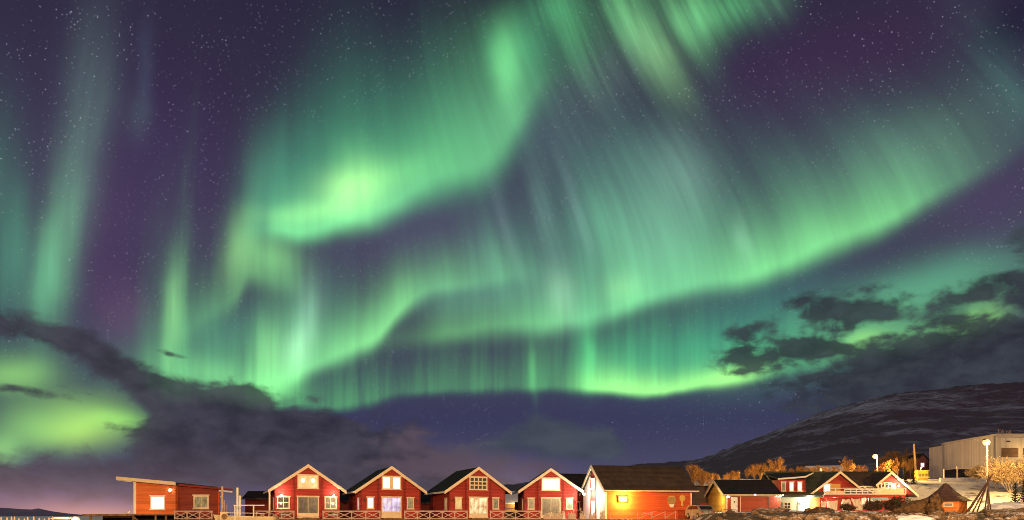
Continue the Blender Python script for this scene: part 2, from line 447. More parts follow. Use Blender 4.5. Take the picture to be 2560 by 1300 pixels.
class MB:
    """collects shapes and links them as ONE mesh object"""
    def __init__(self):
        self.v, self.f = [], []
    def add(self, vs, fs):
        n = len(self.v)
        self.v += [tuple(p) for p in vs]
        self.f += [tuple(i + n for i in f) for f in fs]
        return self
    def box(self, x0, x1, y0, y1, z0, z1):
        vs = [(x0, y0, z0), (x1, y0, z0), (x1, y1, z0), (x0, y1, z0), (x0, y0, z1), (x1, y0, z1), (x1, y1, z1), (x0, y1, z1)]
        return self.add(vs, [(0, 3, 2, 1), (4, 5, 6, 7), (0, 1, 5, 4), (1, 2, 6, 5), (2, 3, 7, 6), (3, 0, 4, 7)])
    def bar(self, a, b, w, h=None, up=(0, 0, 1)):
        """rectangular bar from a to b"""
        a, b = Vector(a), Vector(b)
        h = h or w
        d = (b - a).normalized()
        u = Vector(up)
        if abs(d.dot(u)) > 0.95:
            u = Vector((0, 1, 0))
        s = d.cross(u).normalized()
        t = s.cross(d).normalized()
        vs = []
        for p in (a, b):
            for i, j in ((-1, -1), (1, -1), (1, 1), (-1, 1)):
                vs.append(p + s * (i * w / 2) + t * (j * h / 2))
        return self.add(vs, [(0, 1, 2, 3), (7, 6, 5, 4), (0, 4, 5, 1), (1, 5, 6, 2), (2, 6, 7, 3), (3, 7, 4, 0)])
    def tube(self, a, b, r0, r1=None, n=8, cap=True):
        a, b = Vector(a), Vector(b)
        r1 = r0 if r1 is None else r1
        d = (b - a).normalized()
        u = Vector((0, 0, 1)) if abs(d.z) < 0.9 else Vector((1, 0, 0))
        s = d.cross(u).normalized(); t = s.cross(d)
        vs = []
        for p, r in ((a, r0), (b, r1)):
            for k in range(n):
                an = 2 * PI * k / n
                vs.append(p + s * (r * math.cos(an)) + t * (r * math.sin(an)))
        fs = [(k, (k + 1) % n, n + (k + 1) % n, n + k) for k in range(n)]
        if cap:
            fs += [tuple(range(n - 1, -1, -1)), tuple(range(n, 2 * n))]
        return self.add(vs, fs)
    def prism(self, poly, y0, y1):
        """polygon in x,z extruded from y0 to y1"""
        n = len(poly)
        vs = [(x, y0, z) for x, z in poly] + [(x, y1, z) for x, z in poly]
        fs = [tuple(range(n)), tuple(range(2 * n - 1, n - 1, -1))] + [(k, n + k, n + (k + 1) % n, (k + 1) % n) for k in range(n)]
        return self.add(vs, fs)
    def prismx(self, poly, x0, x1):
        """polygon in y,z extruded from x0 to x1"""
        n = len(poly)
        vs = [(x0, y, z) for y, z in poly] + [(x1, y, z) for y, z in poly]
        fs = [tuple(range(n)), tuple(range(2 * n - 1, n - 1, -1))] + [(k, n + k, n + (k + 1) % n, (k + 1) % n) for k in range(n)]
        return self.add(vs, fs)
    def ball(self, c, rx, ry, rz, seg=12, ring=7, z0=-1.0):
        vs, fs = [], []
        for i in range(ring + 1):
            ph = -PI / 2 + PI * i / ring
            for k in range(seg):
                th = 2 * PI * k / seg
                vs.append((c[0] + rx * math.cos(ph) * math.cos(th), c[1] + ry * math.cos(ph) * math.sin(th), c[2] + rz * max(math.sin(ph), z0)))
        for i in range(ring):
            for k in range(seg):
                fs.append((i * seg + k, i * seg + (k + 1) % seg, (i + 1) * seg + (k + 1) % seg, (i + 1) * seg + k))
        return self.add(vs, fs)
    def build(self, name, m, parent=None, smooth=False, fix=True):
        me = bpy.data.meshes.new(name)
        me.from_pydata(self.v, [], self.f)
        if fix:
            bm = bmesh.new(); bm.from_mesh(me)
            bmesh.ops.recalc_face_normals(bm, faces=bm.faces)
            bm.to_mesh(me); bm.free()
        if smooth:
            me.polygons.foreach_set('use_smooth', [True] * len(me.polygons))
        me.materials.append(m)
        o = bpy.data.objects.new(name, me)
        return link(o, parent)

# ------------------------------------------------------------------ materials
def nmat(name):
    m = bpy.data.materials.new(name)
    m.use_nodes = True
    t = m.node_tree
    b = t.nodes['Principled BSDF']
    return m, t, b

def tex(t, typ, **kw):
    n = t.nodes.new(typ)
    for k, v in kw.items():
        if k in n.inputs: n.inputs[k].default_value = v
        else: setattr(n, k, v)
    return n

def mat(name, c0, c1=None, rough=0.7, scale=2.0, detail=4.0, stretch=(1, 1, 1), bump=0.0, boards=0.0, bdir='Z', spec=0.3, lo=.35, hi=.65, coord='Object', metal=0.0, boardamt=.45):
    """two-tone noise, optional board joints every `boards` metres"""
    m, t, b = nmat(name)
    l = t.links.new
    tc = t.nodes.new('ShaderNodeTexCoord')
    mp = t.nodes.new('ShaderNodeMapping'); mp.inputs['Scale'].default_value = stretch
    l(tc.outputs[coord], mp.inputs[0])
    nz = tex(t, 'ShaderNodeTexNoise', Scale=scale, Detail=detail, Roughness=0.6)
    l(mp.outputs[0], nz.inputs['Vector'])
    rp = t.nodes.new('ShaderNodeValToRGB')
    rp.color_ramp.elements[0].position = lo; rp.color_ramp.elements[0].color = (*c0, 1)
    rp.color_ramp.elements[1].position = hi; rp.color_ramp.elements[1].color = (*(c1 or c0), 1)
    l(nz.outputs[0], rp.inputs[0])
    col = rp.outputs[0]
    hgt = nz.outputs[0]
    if boards:
        sp = t.nodes.new('ShaderNodeSeparateXYZ'); l(tc.outputs[coord], sp.inputs[0])
        dv = tex(t, 'ShaderNodeMath', operation='DIVIDE'); l(sp.outputs[bdir], dv.inputs[0]); dv.inputs[1].default_value = boards
        fr = tex(t, 'ShaderNodeMath', operation='FRACT'); l(dv.outputs[0], fr.inputs[0])
        gt = t.nodes.new('ShaderNodeMapRange'); l(fr.outputs[0], gt.inputs['Value'])
        gt.inputs['From Min'].default_value = 0.0; gt.inputs['From Max'].default_value = 0.16
        gt.inputs['To Min'].default_value = 1.0 - boardamt; gt.inputs['To Max'].default_value = 1.0
        fl = tex(t, 'ShaderNodeMath', operation='FLOOR'); l(dv.outputs[0], fl.inputs[0])
        wn_ = t.nodes.new('ShaderNodeTexWhiteNoise'); wn_.noise_dimensions = '1D'; l(fl.outputs[0], wn_.inputs['W'])
        vr = t.nodes.new('ShaderNodeMapRange'); l(wn_.outputs[0], vr.inputs['Value'])
        vr.inputs['To Min'].default_value = 0.82; vr.inputs['To Max'].default_value = 1.08
        ml = tex(t, 'ShaderNodeMath', operation='MULTIPLY'); l(gt.outputs[0], ml.inputs[0]); l(vr.outputs[0], ml.inputs[1])
        vs = tex(t, 'ShaderNodeVectorMath', operation='SCALE'); l(col, vs.inputs[0]); l(ml.outputs[0], vs.inputs['Scale'])
        col = vs.outputs[0]; hgt = gt.outputs[0]
    l(col, b.inputs['Base Color'])
    b.inputs['Roughness'].default_value = rough
    b.inputs['Specular IOR Level'].default_value = spec
    b.inputs['Metallic'].default_value = metal
    if bump:
        bp = tex(t, 'ShaderNodeBump', Strength=bump, Distance=0.05)
        l(hgt, bp.inputs['Height']); l(bp.outputs[0], b.inputs['Normal'])
    return m

def lit(name, c, k, c2=None, scale=1.6, lo=.35, hi=.7):
    """a lit window or lamp glass: light from the room behind, uneven (curtains, things on the sill)"""
    m, t, b = nmat(name)
    l = t.links.new
    b.inputs['Base Color'].default_value = (.02, .02, .02, 1)
    b.inputs['Roughness'].default_value = 0.2
    b.inputs['Emission Strength'].default_value = k
    if c2 is None:
        b.inputs['Emission Color'].default_value = (*c, 1)
        return m
    tc = t.nodes.new('ShaderNodeTexCoord')
    mp = t.nodes.new('ShaderNodeMapping'); mp.inputs['Scale'].default_value = (1.6, 1, .8)
    l(tc.outputs['Object'], mp.inputs[0])
    nz = tex(t, 'ShaderNodeTexNoise', Scale=scale, Detail=3.0)
    l(mp.outputs[0], nz.inputs['Vector'])
    rp = t.nodes.new('ShaderNodeValToRGB')
    rp.color_ramp.elements[0].position = lo; rp.color_ramp.elements[0].color = (*c2, 1)
    rp.color_ramp.elements[1].position = hi; rp.color_ramp.elements[1].color = (*c, 1)
    l(nz.outputs[0], rp.inputs[0]); l(rp.outputs[0], b.inputs['Emission Color'])
    return m

RED = mat('red_boards', (.31, .030, .022), (.45, .048, .030), rough=.75, scale=1.3, stretch=(.4, .4, 4), boards=.19, bump=.25)
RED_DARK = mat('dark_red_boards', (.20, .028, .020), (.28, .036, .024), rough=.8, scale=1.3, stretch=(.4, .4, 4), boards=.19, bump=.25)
ORANGE_RED = mat('orange_red_boards', (.50, .080, .022), (.60, .105, .030), rough=.75, scale=1.1, stretch=(.4, .4, 4), boards=.2, bump=.25)
BRICK = mat('brown_red_boards', (.34, .070, .030), (.42, .090, .036), rough=.8, scale=1.6, stretch=(.5, .5, 4), boards=.14, bump=.2)
CREAM = mat('cream_paint', (.72, .56, .36), (.80, .66, .46), rough=.55, scale=3.0)
WHITE = mat('white_paint', (.74, .70, .62), (.82, .78, .72), rough=.5, scale=3.0)
PALEWOOD = mat('weathered_rail', (.44, .30, .24), (.60, .44, .36), rough=.8, scale=5.0)
ROOF = mat('black_roofing', (.010, .010, .012), (.020, .019, .020), rough=.85, scale=1.5, boards=.42, bump=.3, boardamt=.3)
ROOF_BROWN = mat('brown_roofing', (.048, .034, .026), (.085, .060, .044), rough=.8, scale=1.1, boards=.30, bump=.3, boardamt=.35)
ROOF_GREEN = mat('green_dark_roofing', (.060, .070, .045), (.095, .100, .066), rough=.8, scale=1.1, boards=.30, bump=.3, boardamt=.3)
DECK = mat('quay_timber', (.14, .070, .032), (.26, .13, .055), rough=.85, scale=2.2, stretch=(1, 4, 1), boards=.16, bdir='X', bump=.3)
TIMBER = mat('tarred_timber', (.16, .085, .040), (.34, .19, .085), rough=.85, scale=3.0, stretch=(1, 1, .3))
DARKSTEEL = mat('dark_metal', (.035, .032, .030), (.060, .055, .050), rough=.5, scale=4.0)
STEEL = mat('galvanised_metal', (.34, .33, .32), (.46, .45, .44), rough=.45, scale=6.0, metal=.5)
SNOW = mat('snow', (.70, .70, .74), (.86, .86, .88), rough=.8, scale=2.0, bump=.35)
GREYWALL = mat('grey_cladding', (.48, .43, .45), (.55, .49, .51), rough=.6, scale=.35, boards=.33, bdir='Y', boardamt=.12)
GREYWALLX = mat('pale_cladding', (.54, .48, .42), (.60, .54, .47), rough=.6, scale=.35, boards=.33, bdir='X', boardamt=.12)
MINT = mat('mint_panel', (.52, .60, .46), (.62, .68, .54), rough=.6, scale=1.0)
BARK = mat('birch_bark', (.14, .085, .045), (.36, .24, .13), rough=.85, scale=5.0, stretch=(1, 1, .4))
TWIG = mat('lamp_gold_twigs', (.26, .125, .035), (.46, .24, .075), rough=.8, scale=3.0)  # gold of the sodium lamps is put into the twig colour
FROST = mat('frosted_twigs', (.28, .18, .085), (.68, .53, .33), rough=.8, scale=3.0)
NEEDLE = mat('spruce_needles', (.026, .034, .014), (.060, .066, .026), rough=.85, scale=4.0)
GLASS_DARK = mat('dark_glass', (.012, .012, .014), (.03, .026, .022), rough=.12, scale=1.2, spec=.6)
P_WARM = lit('warm_lit_pane', (1.0, .72, .30), 1.0, (.78, .42, .12))
P_BRIGHT = lit('bright_lit_pane', (1.0, .93, .76), 1.6, (1.0, .78, .46))
P_WHITE = lit('white_lit_pane', (1.0, .97, .90), 2.2)
P_COOL = lit('violet_lit_pane', (.86, .78, 1.0), 1.1, (.34, .24, .42))
P_DIM = lit('dim_pane', (.36, .20, .075), 0.42, (.028, .022, .020), scale=2.2)
P_CURT = lit('curtained_pane', (.72, .50, .22), 0.6, (.26, .16, .06), scale=2.6)
P_ROOM = lit('lit_room_pane', (1.0, .80, .44), 1.5, (.42, .20, .07), scale=1.5)
G_SODIUM = lit('sodium_glass', (1.0, .52, .14), 3.2)
G_WHITE = lit('white_lamp_glass', (.95, 1.0, .90), 40.0)
G_COLD = lit('cold_lamp_glass', (.85, .90, 1.0), 40.0)

def point(name, parent, loc, power, col, r=0.12):
    d = bpy.data.lights.new(name, 'POINT')
    d.energy = power; d.color = col; d.shadow_soft_size = r
    o = bpy.data.objects.new(name, d)
    link(o, parent); o.location = loc
    return o

def spot(name, parent, loc, target, power, col, deg, blend=.6, r=0.08):
    d = bpy.data.lights.new(name, 'SPOT')
    d.energy = power; d.color = col; d.shadow_soft_size = r; d.spot_size = R(deg); d.spot_blend = blend
    o = bpy.data.objects.new(name, d)
    link(o, parent); o.location = loc
    o.rotation_euler = (Vector(target) - Vector(loc)).to_track_quat('-Z', 'Y').to_euler()
    return o

def window(parent, x, y, z0, z1, w, cols, rows, pane, fw=0.12, bw=0.06, rz=0.0, frame=None, panel=0.0, arch=False, sill=True):
    """frame standing 6 cm proud of a wall whose face is at y (facing -y before rz); its panes are one sub-part"""
    h = z1 - z0
    m = MB()
    m.box(-w / 2, -w / 2 + fw, -.06, .02, 0, h); m.box(w / 2 - fw, w / 2, -.06, .02, 0, h)
    m.box(-w / 2 + fw, w / 2 - fw, -.06, .02, h - fw, h); m.box(-w / 2 + fw, w / 2 - fw, -.06, .02, 0, fw + panel)
    if sill:
        m.box(-w / 2 - .06, w / 2 + .06, -.11, -.062, -.03, .05)
        m.box(-w / 2 - .08, w / 2 + .08, -.10, -.062, h - .05, h + .05)
    iw, ih = w - 2 * fw, h - 2 * fw - panel
    for c in range(1, cols):
        xx = -w / 2 + fw + iw * c / cols
        m.box(xx - bw / 2, xx + bw / 2, -.05, .02, fw + panel, h - fw)
    for r_ in range(1, rows):
        zz = fw + panel + ih * r_ / rows
        m.box(-w / 2 + fw, w / 2 - fw, -.044, .02, zz - bw / 2, zz + bw / 2)
    f = m.build('window', frame or CREAM, parent)
    f.location = (x, y, z0); f.rotation_euler = (0, 0, rz)
    p = MB().box(-w / 2 + fw * .9, w / 2 - fw * .9, -.016, .01, fw * .9 + panel, h - fw * .9).build('pane', pane, f)
    return f

# ------------------------------------------------------------------ setting: water, quay, land
def grid(xs, ys, zf):
    vs, fs = [], []
    for y in ys:
        for x in xs:
            vs.append((x, y, zf(x, y)))
    n = len(xs)
    for j in range(len(ys) - 1):
        for i in range(n - 1):
            a = j * n + i
            fs.append((a, a + 1, a + n + 1, a + n))
    return vs, fs

def lerp(pts, x):
    if x <= pts[0][0]: return pts[0][1]
    for (a, va), (b, vb) in zip(pts, pts[1:]):
        if x <= b:
            t = (x - a) / (b - a)
            return va + (vb - va) * t
    return pts[-1][1]
def sm(a, b, x):
    t = min(max((x - a) / (b - a), 0.0), 1.0)
    return t * t * (3 - 2 * t)

wm, wt, wb = nmat('night_water')
wb.inputs['Base Color'].default_value = (.006, .010, .016, 1); wb.inputs['Roughness'].default_value = .12
wnz = tex(wt, 'ShaderNodeTexNoise', Scale=.6, Detail=3.0); wbp = tex(wt, 'ShaderNodeBump', Strength=.25, Distance=.3)
wtc = wt.nodes.new('ShaderNodeTexCoord'); wt.links.new(wtc.outputs['Object'], wnz.inputs['Vector'])
wt.links.new(wnz.outputs[0], wbp.inputs['Height']); wt.links.new(wbp.outputs[0], wb.inputs['Normal'])
tag(MB().add([(-30000, -3000, -2.2), (30000, -3000, -2.2), (30000, 40000, -2.2), (-30000, 40000, -2.2)], [(0, 1, 2, 3)]).build('water', wm), kind='structure')

q = MB()
q.box(-34.5, 21.0, 69.4, 108.0, -2.6, 0.0)
q.box(-34.5, 21.0, 69.2, 69.4, -.34, -.03)
for k in range(28):
    q.box(-34.0 + 2 * k, -33.7 + 2 * k, 68.95, 69.2, -2.6, -.05)
tag(q.build('quay', DECK), kind='structure')

LOW = [(24, -2.8), (34, -.9), (42, -.15), (50, .22), (58, .46), (66, .60), (80, .72), (92, 1.0), (100, 3.2), (112, 6.4), (130, 7.0), (180, 8.5), (260, 10.5), (420, 12)]
HIGH = [(24, -2.8), (34, -.9), (42, -.05), (50, .40), (58, .70), (66, 1.0), (80, 2.6), (96, 4.9), (112, 6.5), (130, 7.0), (180, 8.5), (260, 10.5), (420, 12)]
def ground_z(x, y):
    k = sm(50, 62, x * 75.0 / max(y, 40) if y < 75 else x)
    z = lerp(LOW, y) * (1 - k) + lerp(HIGH, y) * k
    z += (mnoise.noise((x * .35, y * .35, 1.0)) * .14 + mnoise.noise((x * .09, y * .09, 4.0)) * .35) * sm(40, 70, y)
    edge = x - (17.0 + max(0, y - 70) * .12)
    if y > 68: edge = x - 19.5 + (y - 68) * (-.03) if y < 110 else x - lerp([(110, 18), (260, 30), (420, 60)], y)
    return -2.9 + (z + 2.9) * sm(-2.5, 3.0, edge)
snowg, st, sb = nmat('snowy_ground')
tcn = st.nodes.new('ShaderNodeTexCoord')
n1 = tex(st, 'ShaderNodeTexNoise', Scale=.55, Detail=6.0, Roughness=.65); st.links.new(tcn.outputs['Object'], n1.inputs['Vector'])
r1 = st.nodes.new('ShaderNodeValToRGB')
r1.color_ramp.elements[0].position = .38; r1.color_ramp.elements[0].color = (.10, .065, .035, 1)
r1.color_ramp.elements[1].position = .50; r1.color_ramp.elements[1].color = (.78, .76, .76, 1)
spg = st.nodes.new('ShaderNodeSeparateXYZ'); st.links.new(tcn.outputs['Object'], spg.inputs[0])
mrg = st.nodes.new('ShaderNodeMapRange'); st.links.new(spg.outputs[1], mrg.inputs['Value'])
mrg.inputs['From Min'].default_value = 60; mrg.inputs['From Max'].default_value = 72; mrg.inputs['To Min'].default_value = -.23; mrg.inputs['To Max'].default_value = .03
adg = tex(st, 'ShaderNodeMath', operation='ADD'); st.links.new(n1.outputs[0], adg.inputs[0]); st.links.new(mrg.outputs[0], adg.inputs[1])
st.links.new(adg.outputs[0], r1.inputs[0]); st.links.new(r1.outputs[0], sb.inputs['Base Color'])
b1 = tex(st, 'ShaderNodeBump', Strength=.6, Distance=.25); st.links.new(n1.outputs[0], b1.inputs['Height']); st.links.new(b1.outputs[0], sb.inputs['Normal'])
sb.inputs['Roughness'].default_value = .85
xs = [12 + .8 * k for k in range(90)] + [85 + 4 * k for k in range(40)] + [260, 320, 400]
ys = [24 + 1.0 * k for k in range(110)] + [136 + 6 * k for k in range(48)]
v, f = grid(xs, ys, ground_z)
tag(MB().add(v, f).build('ground', snowg, smooth=True), kind='structure')

# mountain on the right: dark birch scrub with snow between, bare snowy shoulder
mm, mt, mb_ = nmat('scrub_and_snow')
l = mt.links.new
tcm = mt.nodes.new('ShaderNodeTexCoord')
mpm = mt.nodes.new('ShaderNodeMapping'); mpm.inputs['Scale'].default_value = (1.0, .55, 1.25); mpm.inputs['Rotation'].default_value = (0, R(16), 0)
l(tcm.outputs['Object'], mpm.inputs[0])
na = tex(mt, 'ShaderNodeTexNoise', Scale=.011, Detail=8.0, Roughness=.74); l(mpm.outputs[0], na.inputs['Vector'])
nb = tex(mt, 'ShaderNodeTexNoise', Scale=.075, Detail=5.0, Roughness=.75); l(mpm.outputs[0], nb.inputs['Vector'])
spz = mt.nodes.new('ShaderNodeSeparateXYZ'); l(tcm.outputs['Object'], spz.inputs[0])
hz = mt.nodes.new('ShaderNodeMapRange'); l(spz.outputs[2], hz.inputs['Value']); hz.inputs['From Min'].default_value = 120; hz.inputs['From Max'].default_value = 300; hz.inputs['To Min'].default_value = -.08; hz.inputs['To Max'].default_value = .10
ad = tex(mt, 'ShaderNodeMath', operation='ADD'); l(na.outputs[0], ad.inputs[0]); l(hz.outputs[0], ad.inputs[1])
ad2 = tex(mt, 'ShaderNodeMath', operation='MULTIPLY_ADD'); l(nb.outputs[0], ad2.inputs[0]); ad2.inputs[1].default_value = .45; l(ad.outputs[0], ad2.inputs[2])
rm_ = mt.nodes.new('ShaderNodeValToRGB')
rm_.color_ramp.elements[0].position = .78; rm_.color_ramp.elements[0].color = (.20, .125, .145, 1)
rm_.color_ramp.elements[1].position = .99; rm_.color_ramp.elements[1].color = (.80, .76, .86, 1)
hx_ = mt.nodes.new('ShaderNodeMapRange'); l(spz.outputs[0], hx_.inputs['Value']); hx_.inputs['From Min'].default_value = 880; hx_.inputs['From Max'].default_value = 1250; hx_.inputs['To Min'].default_value = .09; hx_.inputs['To Max'].default_value = -.13
ad3 = tex(mt, 'ShaderNodeMath', operation='ADD'); l(ad2.outputs[0], ad3.inputs[0]); l(hx_.outputs[0], ad3.inputs[1])
l(ad3.outputs[0], rm_.inputs[0]); l(rm_.outputs[0], mb_.inputs['Base Color'])
mb_.inputs['Roughness'].default_value = .95
RIDGE = [(1130, 1239), (1240, 1216), (1330, 1204), (1420, 1196), (1500, 1180), (1560, 1170), (1620, 1166), (1690, 1158), (1740, 1150), (1790, 1134), (1850, 1110), (1910, 1086), (1960, 1066), (2010, 1048), (2060, 1032), (2110, 1014), (2160, 1000), (2230, 984), (2300, 975), (2380, 968), (2460, 962), (2560, 954), (2700, 945), (3000, 950), (3600, 1000)]
RAZ = [(math.atan((x - 1280) / F), (HZ - y) / F / math.sqrt(1 + ((x - 1280) / F) ** 2)) for x, y in RIDGE]
vs, fs = [], []
NA, ND = 420, 64
for j in range(ND):
    s = j / (ND - 1)
    D = 300 + (2300 - 300) * s ** 1.25 if s < 1 else 2300
    for i in range(NA):
        az = RAZ[0][0] + (RAZ[-1][0] - RAZ[0][0]) * i / (NA - 1)
        S = lerp(RAZ, az)
        prof = sm(0, 1, s) * .35 + s * .65
        x, y = D * math.sin(az), D * math.cos(az)
        z = S * 2300 * prof * (.45 + .55 * s) + 8 * (1 - s)
        nn = mnoise.fractal((x * .004, y * .004, 2.0), 1.0, 2.1, 5) * 16 * s + mnoise.noise((x * .05, y * .02, 0)) * (1.2 + 3.4 * s) + mnoise.noise((x * .2, y * .08, 5)) * 2.2 * s
        vs.append((x, y, z + nn - 3))
for i in range(NA):
    az = RAZ[0][0] + (RAZ[-1][0] - RAZ[0][0]) * i / (NA - 1)
    vs.append((2700 * math.sin(az), 2700 * math.cos(az), -5))
for j in range(ND):
    for i in range(NA - 1):
        a = j * NA + i
        fs.append((a, a + 1, a + NA + 1, a + NA))
tag(MB().add(vs, fs).build('mountain', mm, smooth=True), kind='structure')

# far hills across the fjord, left, and a low shore behind the cabins
fh = mat('far_hill', (.42, .30, .42), (.54, .40, .50), rough=.95, scale=.002)  # distance haze is put into this pale violet base colour
def ridge(name, pts, D, depth):
    vs, fs = [], []
    n = 160
    for j, (dd, hk) in enumerate(((0, 0), (.35, .55), (.7, .9), (1, 1), (1.8, 0))):
        for i in range(n):
            px = pts[0][0] + (pts[-1][0] - pts[0][0]) * i / (n - 1)
            h = (HZ - lerp(pts, px)) / F * (D + depth)
            d = D + depth * dd
            x = (px - 1280) / F * d
            z = h * hk * (1 + .10 * mnoise.noise((x * .004, j * .7, 3))) - 2
            vs.append((x, d, z if hk else -3))
    for j in range(4):
        for i in range(n - 1):
            a = j * n + i
            fs.append((a, a + 1, a + n + 1, a + n))
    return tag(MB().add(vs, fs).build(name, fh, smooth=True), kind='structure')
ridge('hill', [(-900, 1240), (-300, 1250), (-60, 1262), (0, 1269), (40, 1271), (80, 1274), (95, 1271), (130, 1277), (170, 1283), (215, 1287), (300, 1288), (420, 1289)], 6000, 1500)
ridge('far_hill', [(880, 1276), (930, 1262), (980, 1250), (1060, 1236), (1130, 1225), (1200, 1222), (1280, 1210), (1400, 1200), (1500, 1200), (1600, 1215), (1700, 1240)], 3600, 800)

# ------------------------------------------------------------------ harbour lamps on the viewer's quay, outside the frame: they light the house fronts
def quay_lamp(x, y, h, power, side, label):
    t = thing('quay_lamp', label, 'street lamp', (x, y, -2.0), 0, 'lamps on the viewer\'s quay')
    MB().tube((0, 0, 0), (0, 0, h + 2), .11, .07).build('post', STEEL, t)
    MB().bar((0, 0, h + 2), (0, .9, h + 2.15), .06).build('arm', STEEL, t)
    MB().ball((0, 1.1, h + 2.12), .34, .22, .10).build('lamp_head', DARKSTEEL, t)
    MB().ball((0, 1.1, h + 2.0), .22, .16, .07).build('lamp_glass', G_SODIUM, t)
    point('lamp_light', t, (0, 1.1, h + 1.8), power, (1.0, .60, .27), .3)
quay_lamp(-27, 16, 9.0, 60000, 1, 'tall steel quay lamp standing west of the viewpoint')
quay_lamp(24, 14, 9.0, 98000, 1, 'tall steel quay lamp standing east of the viewpoint')
quay_lamp(2, -9, 10.0, 86000, 1, 'tall steel quay lamp standing behind the viewpoint')

# ------------------------------------------------------------------ the four gabled cabins
def wall_lamp(parent, x, y, z, glass=None, up=0.0, down=0.0, col=(1, .62, .5), cap=None):
    m = MB().box(-.06, .06, -.14, 0, -.10, .14).box(-.11, .11, -.20, -.05, .14, .17)
    w = m.build('wall_lamp', cap or DARKSTEEL, parent)
    w.location = (x, y, z)
    if glass:
        MB().box(-.08, .08, -.19, -.142, -.06, .10).build('lamp_glass', glass, w)
    if up: point('lamp_light', w, (0, -.62, .40), up, col, .12)
    if down: point('lamp_light', w, (0, -.55, -.9), down, col, .12)
    return w

def cabin(label, loc, rz, hw, upper, door, sides, side_x, lamps, depth=8.2, apex=6.13, tilt=.69):
    t = thing('red_cabin', label, 'cabin', loc, R(rz), 'red gabled cabins along the quay')
    ov = .66                                    # eave overhang
    ww = hw - ov                                # wall half width
    rt = .20                                    # roof thickness, vertical
    top = lambda x: apex - tilt * abs(x)
    wt_ = lambda x: top(x) - rt - .02
    fy = 0.45                                   # wall behind the barge boards
    MB().prism([(-ww, 0), (ww, 0), (ww, wt_(ww)), (0, wt_(0)), (-ww, wt_(ww))], fy, depth - .4).build('wall', RED, t)
    b = 1.48                                    # projecting middle bay
    MB().prism([(-b, .05), (b, .05), (b, wt_(b) - .04), (0, wt_(0) - .04), (-b, wt_(b) - .04)], fy - .24, fy - .003).build('bay', RED, t)
    for s in (-1, 1):
        MB().box(s * (b + .02) - .07, s * (b + .02) + .07, fy - .28, fy - .243, .1, wt_(b) - .12).build('bay_board', RED_DARK, t)
        MB().box(s * (ww - .06) - .07, s * (ww - .06) + .07, fy - .05, fy - .003, 0, wt_(ww) - .03).build('corner_board', RED_DARK, t)
    # roof: two slabs with thickness
    for s in (-1, 1):
        MB().prism([(0, apex), (s * hw, top(hw)), (s * hw, top(hw) - rt), (0, apex - rt)], 0.06, depth).build('roof', ROOF, t)
        MB().prism([(0, apex + .05), (s * (hw + .05), top(hw + .05) + .05), (s * (hw + .05), top(hw + .05) - .30), (s * (hw - .02), top(hw - .02) - .33), (0, apex - .33)], -.02, .055).build('barge_board', CREAM, t)
        MB().box(s * (hw + .005) - .04 * (s < 0), s * (hw + .005) + .04 * (s > 0), .06, depth, top(hw) - .22, top(hw) - .02).build('eave_board', WHITE, t)
    y = fy - .243
    f = window(t, 0, y, 3.42, 4.98, 2.28, *upper)
    d = window(t, 0, y, .14, 2.58, 2.36, *door[:3], panel=door[3])
    d.name = 'terrace_door'
    sw_, s0, s1, sc, sr = sides
    for (sx, sp) in side_x:
        window(t, sx, fy - .003, s0, s1, sw_, sc, sr, sp)
    # window in the left side wall
    window(t, -ww, 1.6, 1.05, 2.45, .8, 1, 1, P_COOL if 'white upper' in label else P_CURT, rz=R(-90))
    for (lx, lz, k) in lamps:
        wall_lamp(t, lx, fy - .003, lz, G_WHITE if k else None, up=k, down=k * .35, col=(1, .62, .50))
    # step before the door
    MB().box(-1.15, 1.15, -.75, fy - .26, 0.0, .14).build('door_step', TIMBER, t)
    return t

c1 = cabin('first red gabled cabin from the left, two lamps washing its boards', (-22.9, 75, 0), 24, 4.2, (2, 1, P_WARM), (2, 1, P_DIM, .42),
           (1.35, 1.15, 2.55, 2, 2), [(-2.62, P_DIM), (2.52, P_DIM)], [(-2.85, 2.66, 115), (2.85, 2.66, 115)])
c2 = cabin('second red gabled cabin, two bright white upper panes', (-13.97, 77.6, 0), 24, 4.2, (2, 1, P_WHITE, .16, .42), (2, 1, P_COOL, .62),
           (.84, 1.15, 2.55, 1, 1), [(-2.4, P_BRIGHT), (2.32, P_CURT)], [(-3.05, 2.1, 0), (3.05, 2.1, 0)])
c3 = cabin('third red gabled cabin, small-paned dark upper window', (-3.9, 78.7, 0), 24, 4.2, (4, 3, P_DIM, .14, .13), (2, 1, P_ROOM, .40),
           (.84, 1.15, 2.55, 1, 1), [(-2.4, P_WARM), (2.32, P_CURT)], [(-3.05, 2.1, 0), (3.05, 2.1, 0)])
c4 = cabin('fourth red gabled cabin, bright ceiling lamp behind its upper window', (4.75, 81.0, 0), 5, 3.95, (2, 1, P_BRIGHT), (2, 1, P_DIM, .16),
           (.84, 1.15, 2.55, 1, 1), [(-2.4, P_CURT), (2.32, P_CURT)], [(-3.05, 2.1, 0), (3.05, 2.1, 0)])
# ceiling lamps seen through the upper windows of the first and the fourth cabin
for par, xs_ in ((c1, (-.55, .55)), (c4, (-.5,))):
    for x_ in xs_:
        MB().ball((x_, .19, 4.35), .22, .012, .26).build('room_lamp', G_WHITE if par is c4 else lit('room_glow', (1, .86, .5), 2.6), par)
# corner post and porch gutter of the first cabin
MB().tube((-4.1, .2, 0), (-4.1, .2, 3.0), .09, .09).build('porch_post', CREAM, c1)
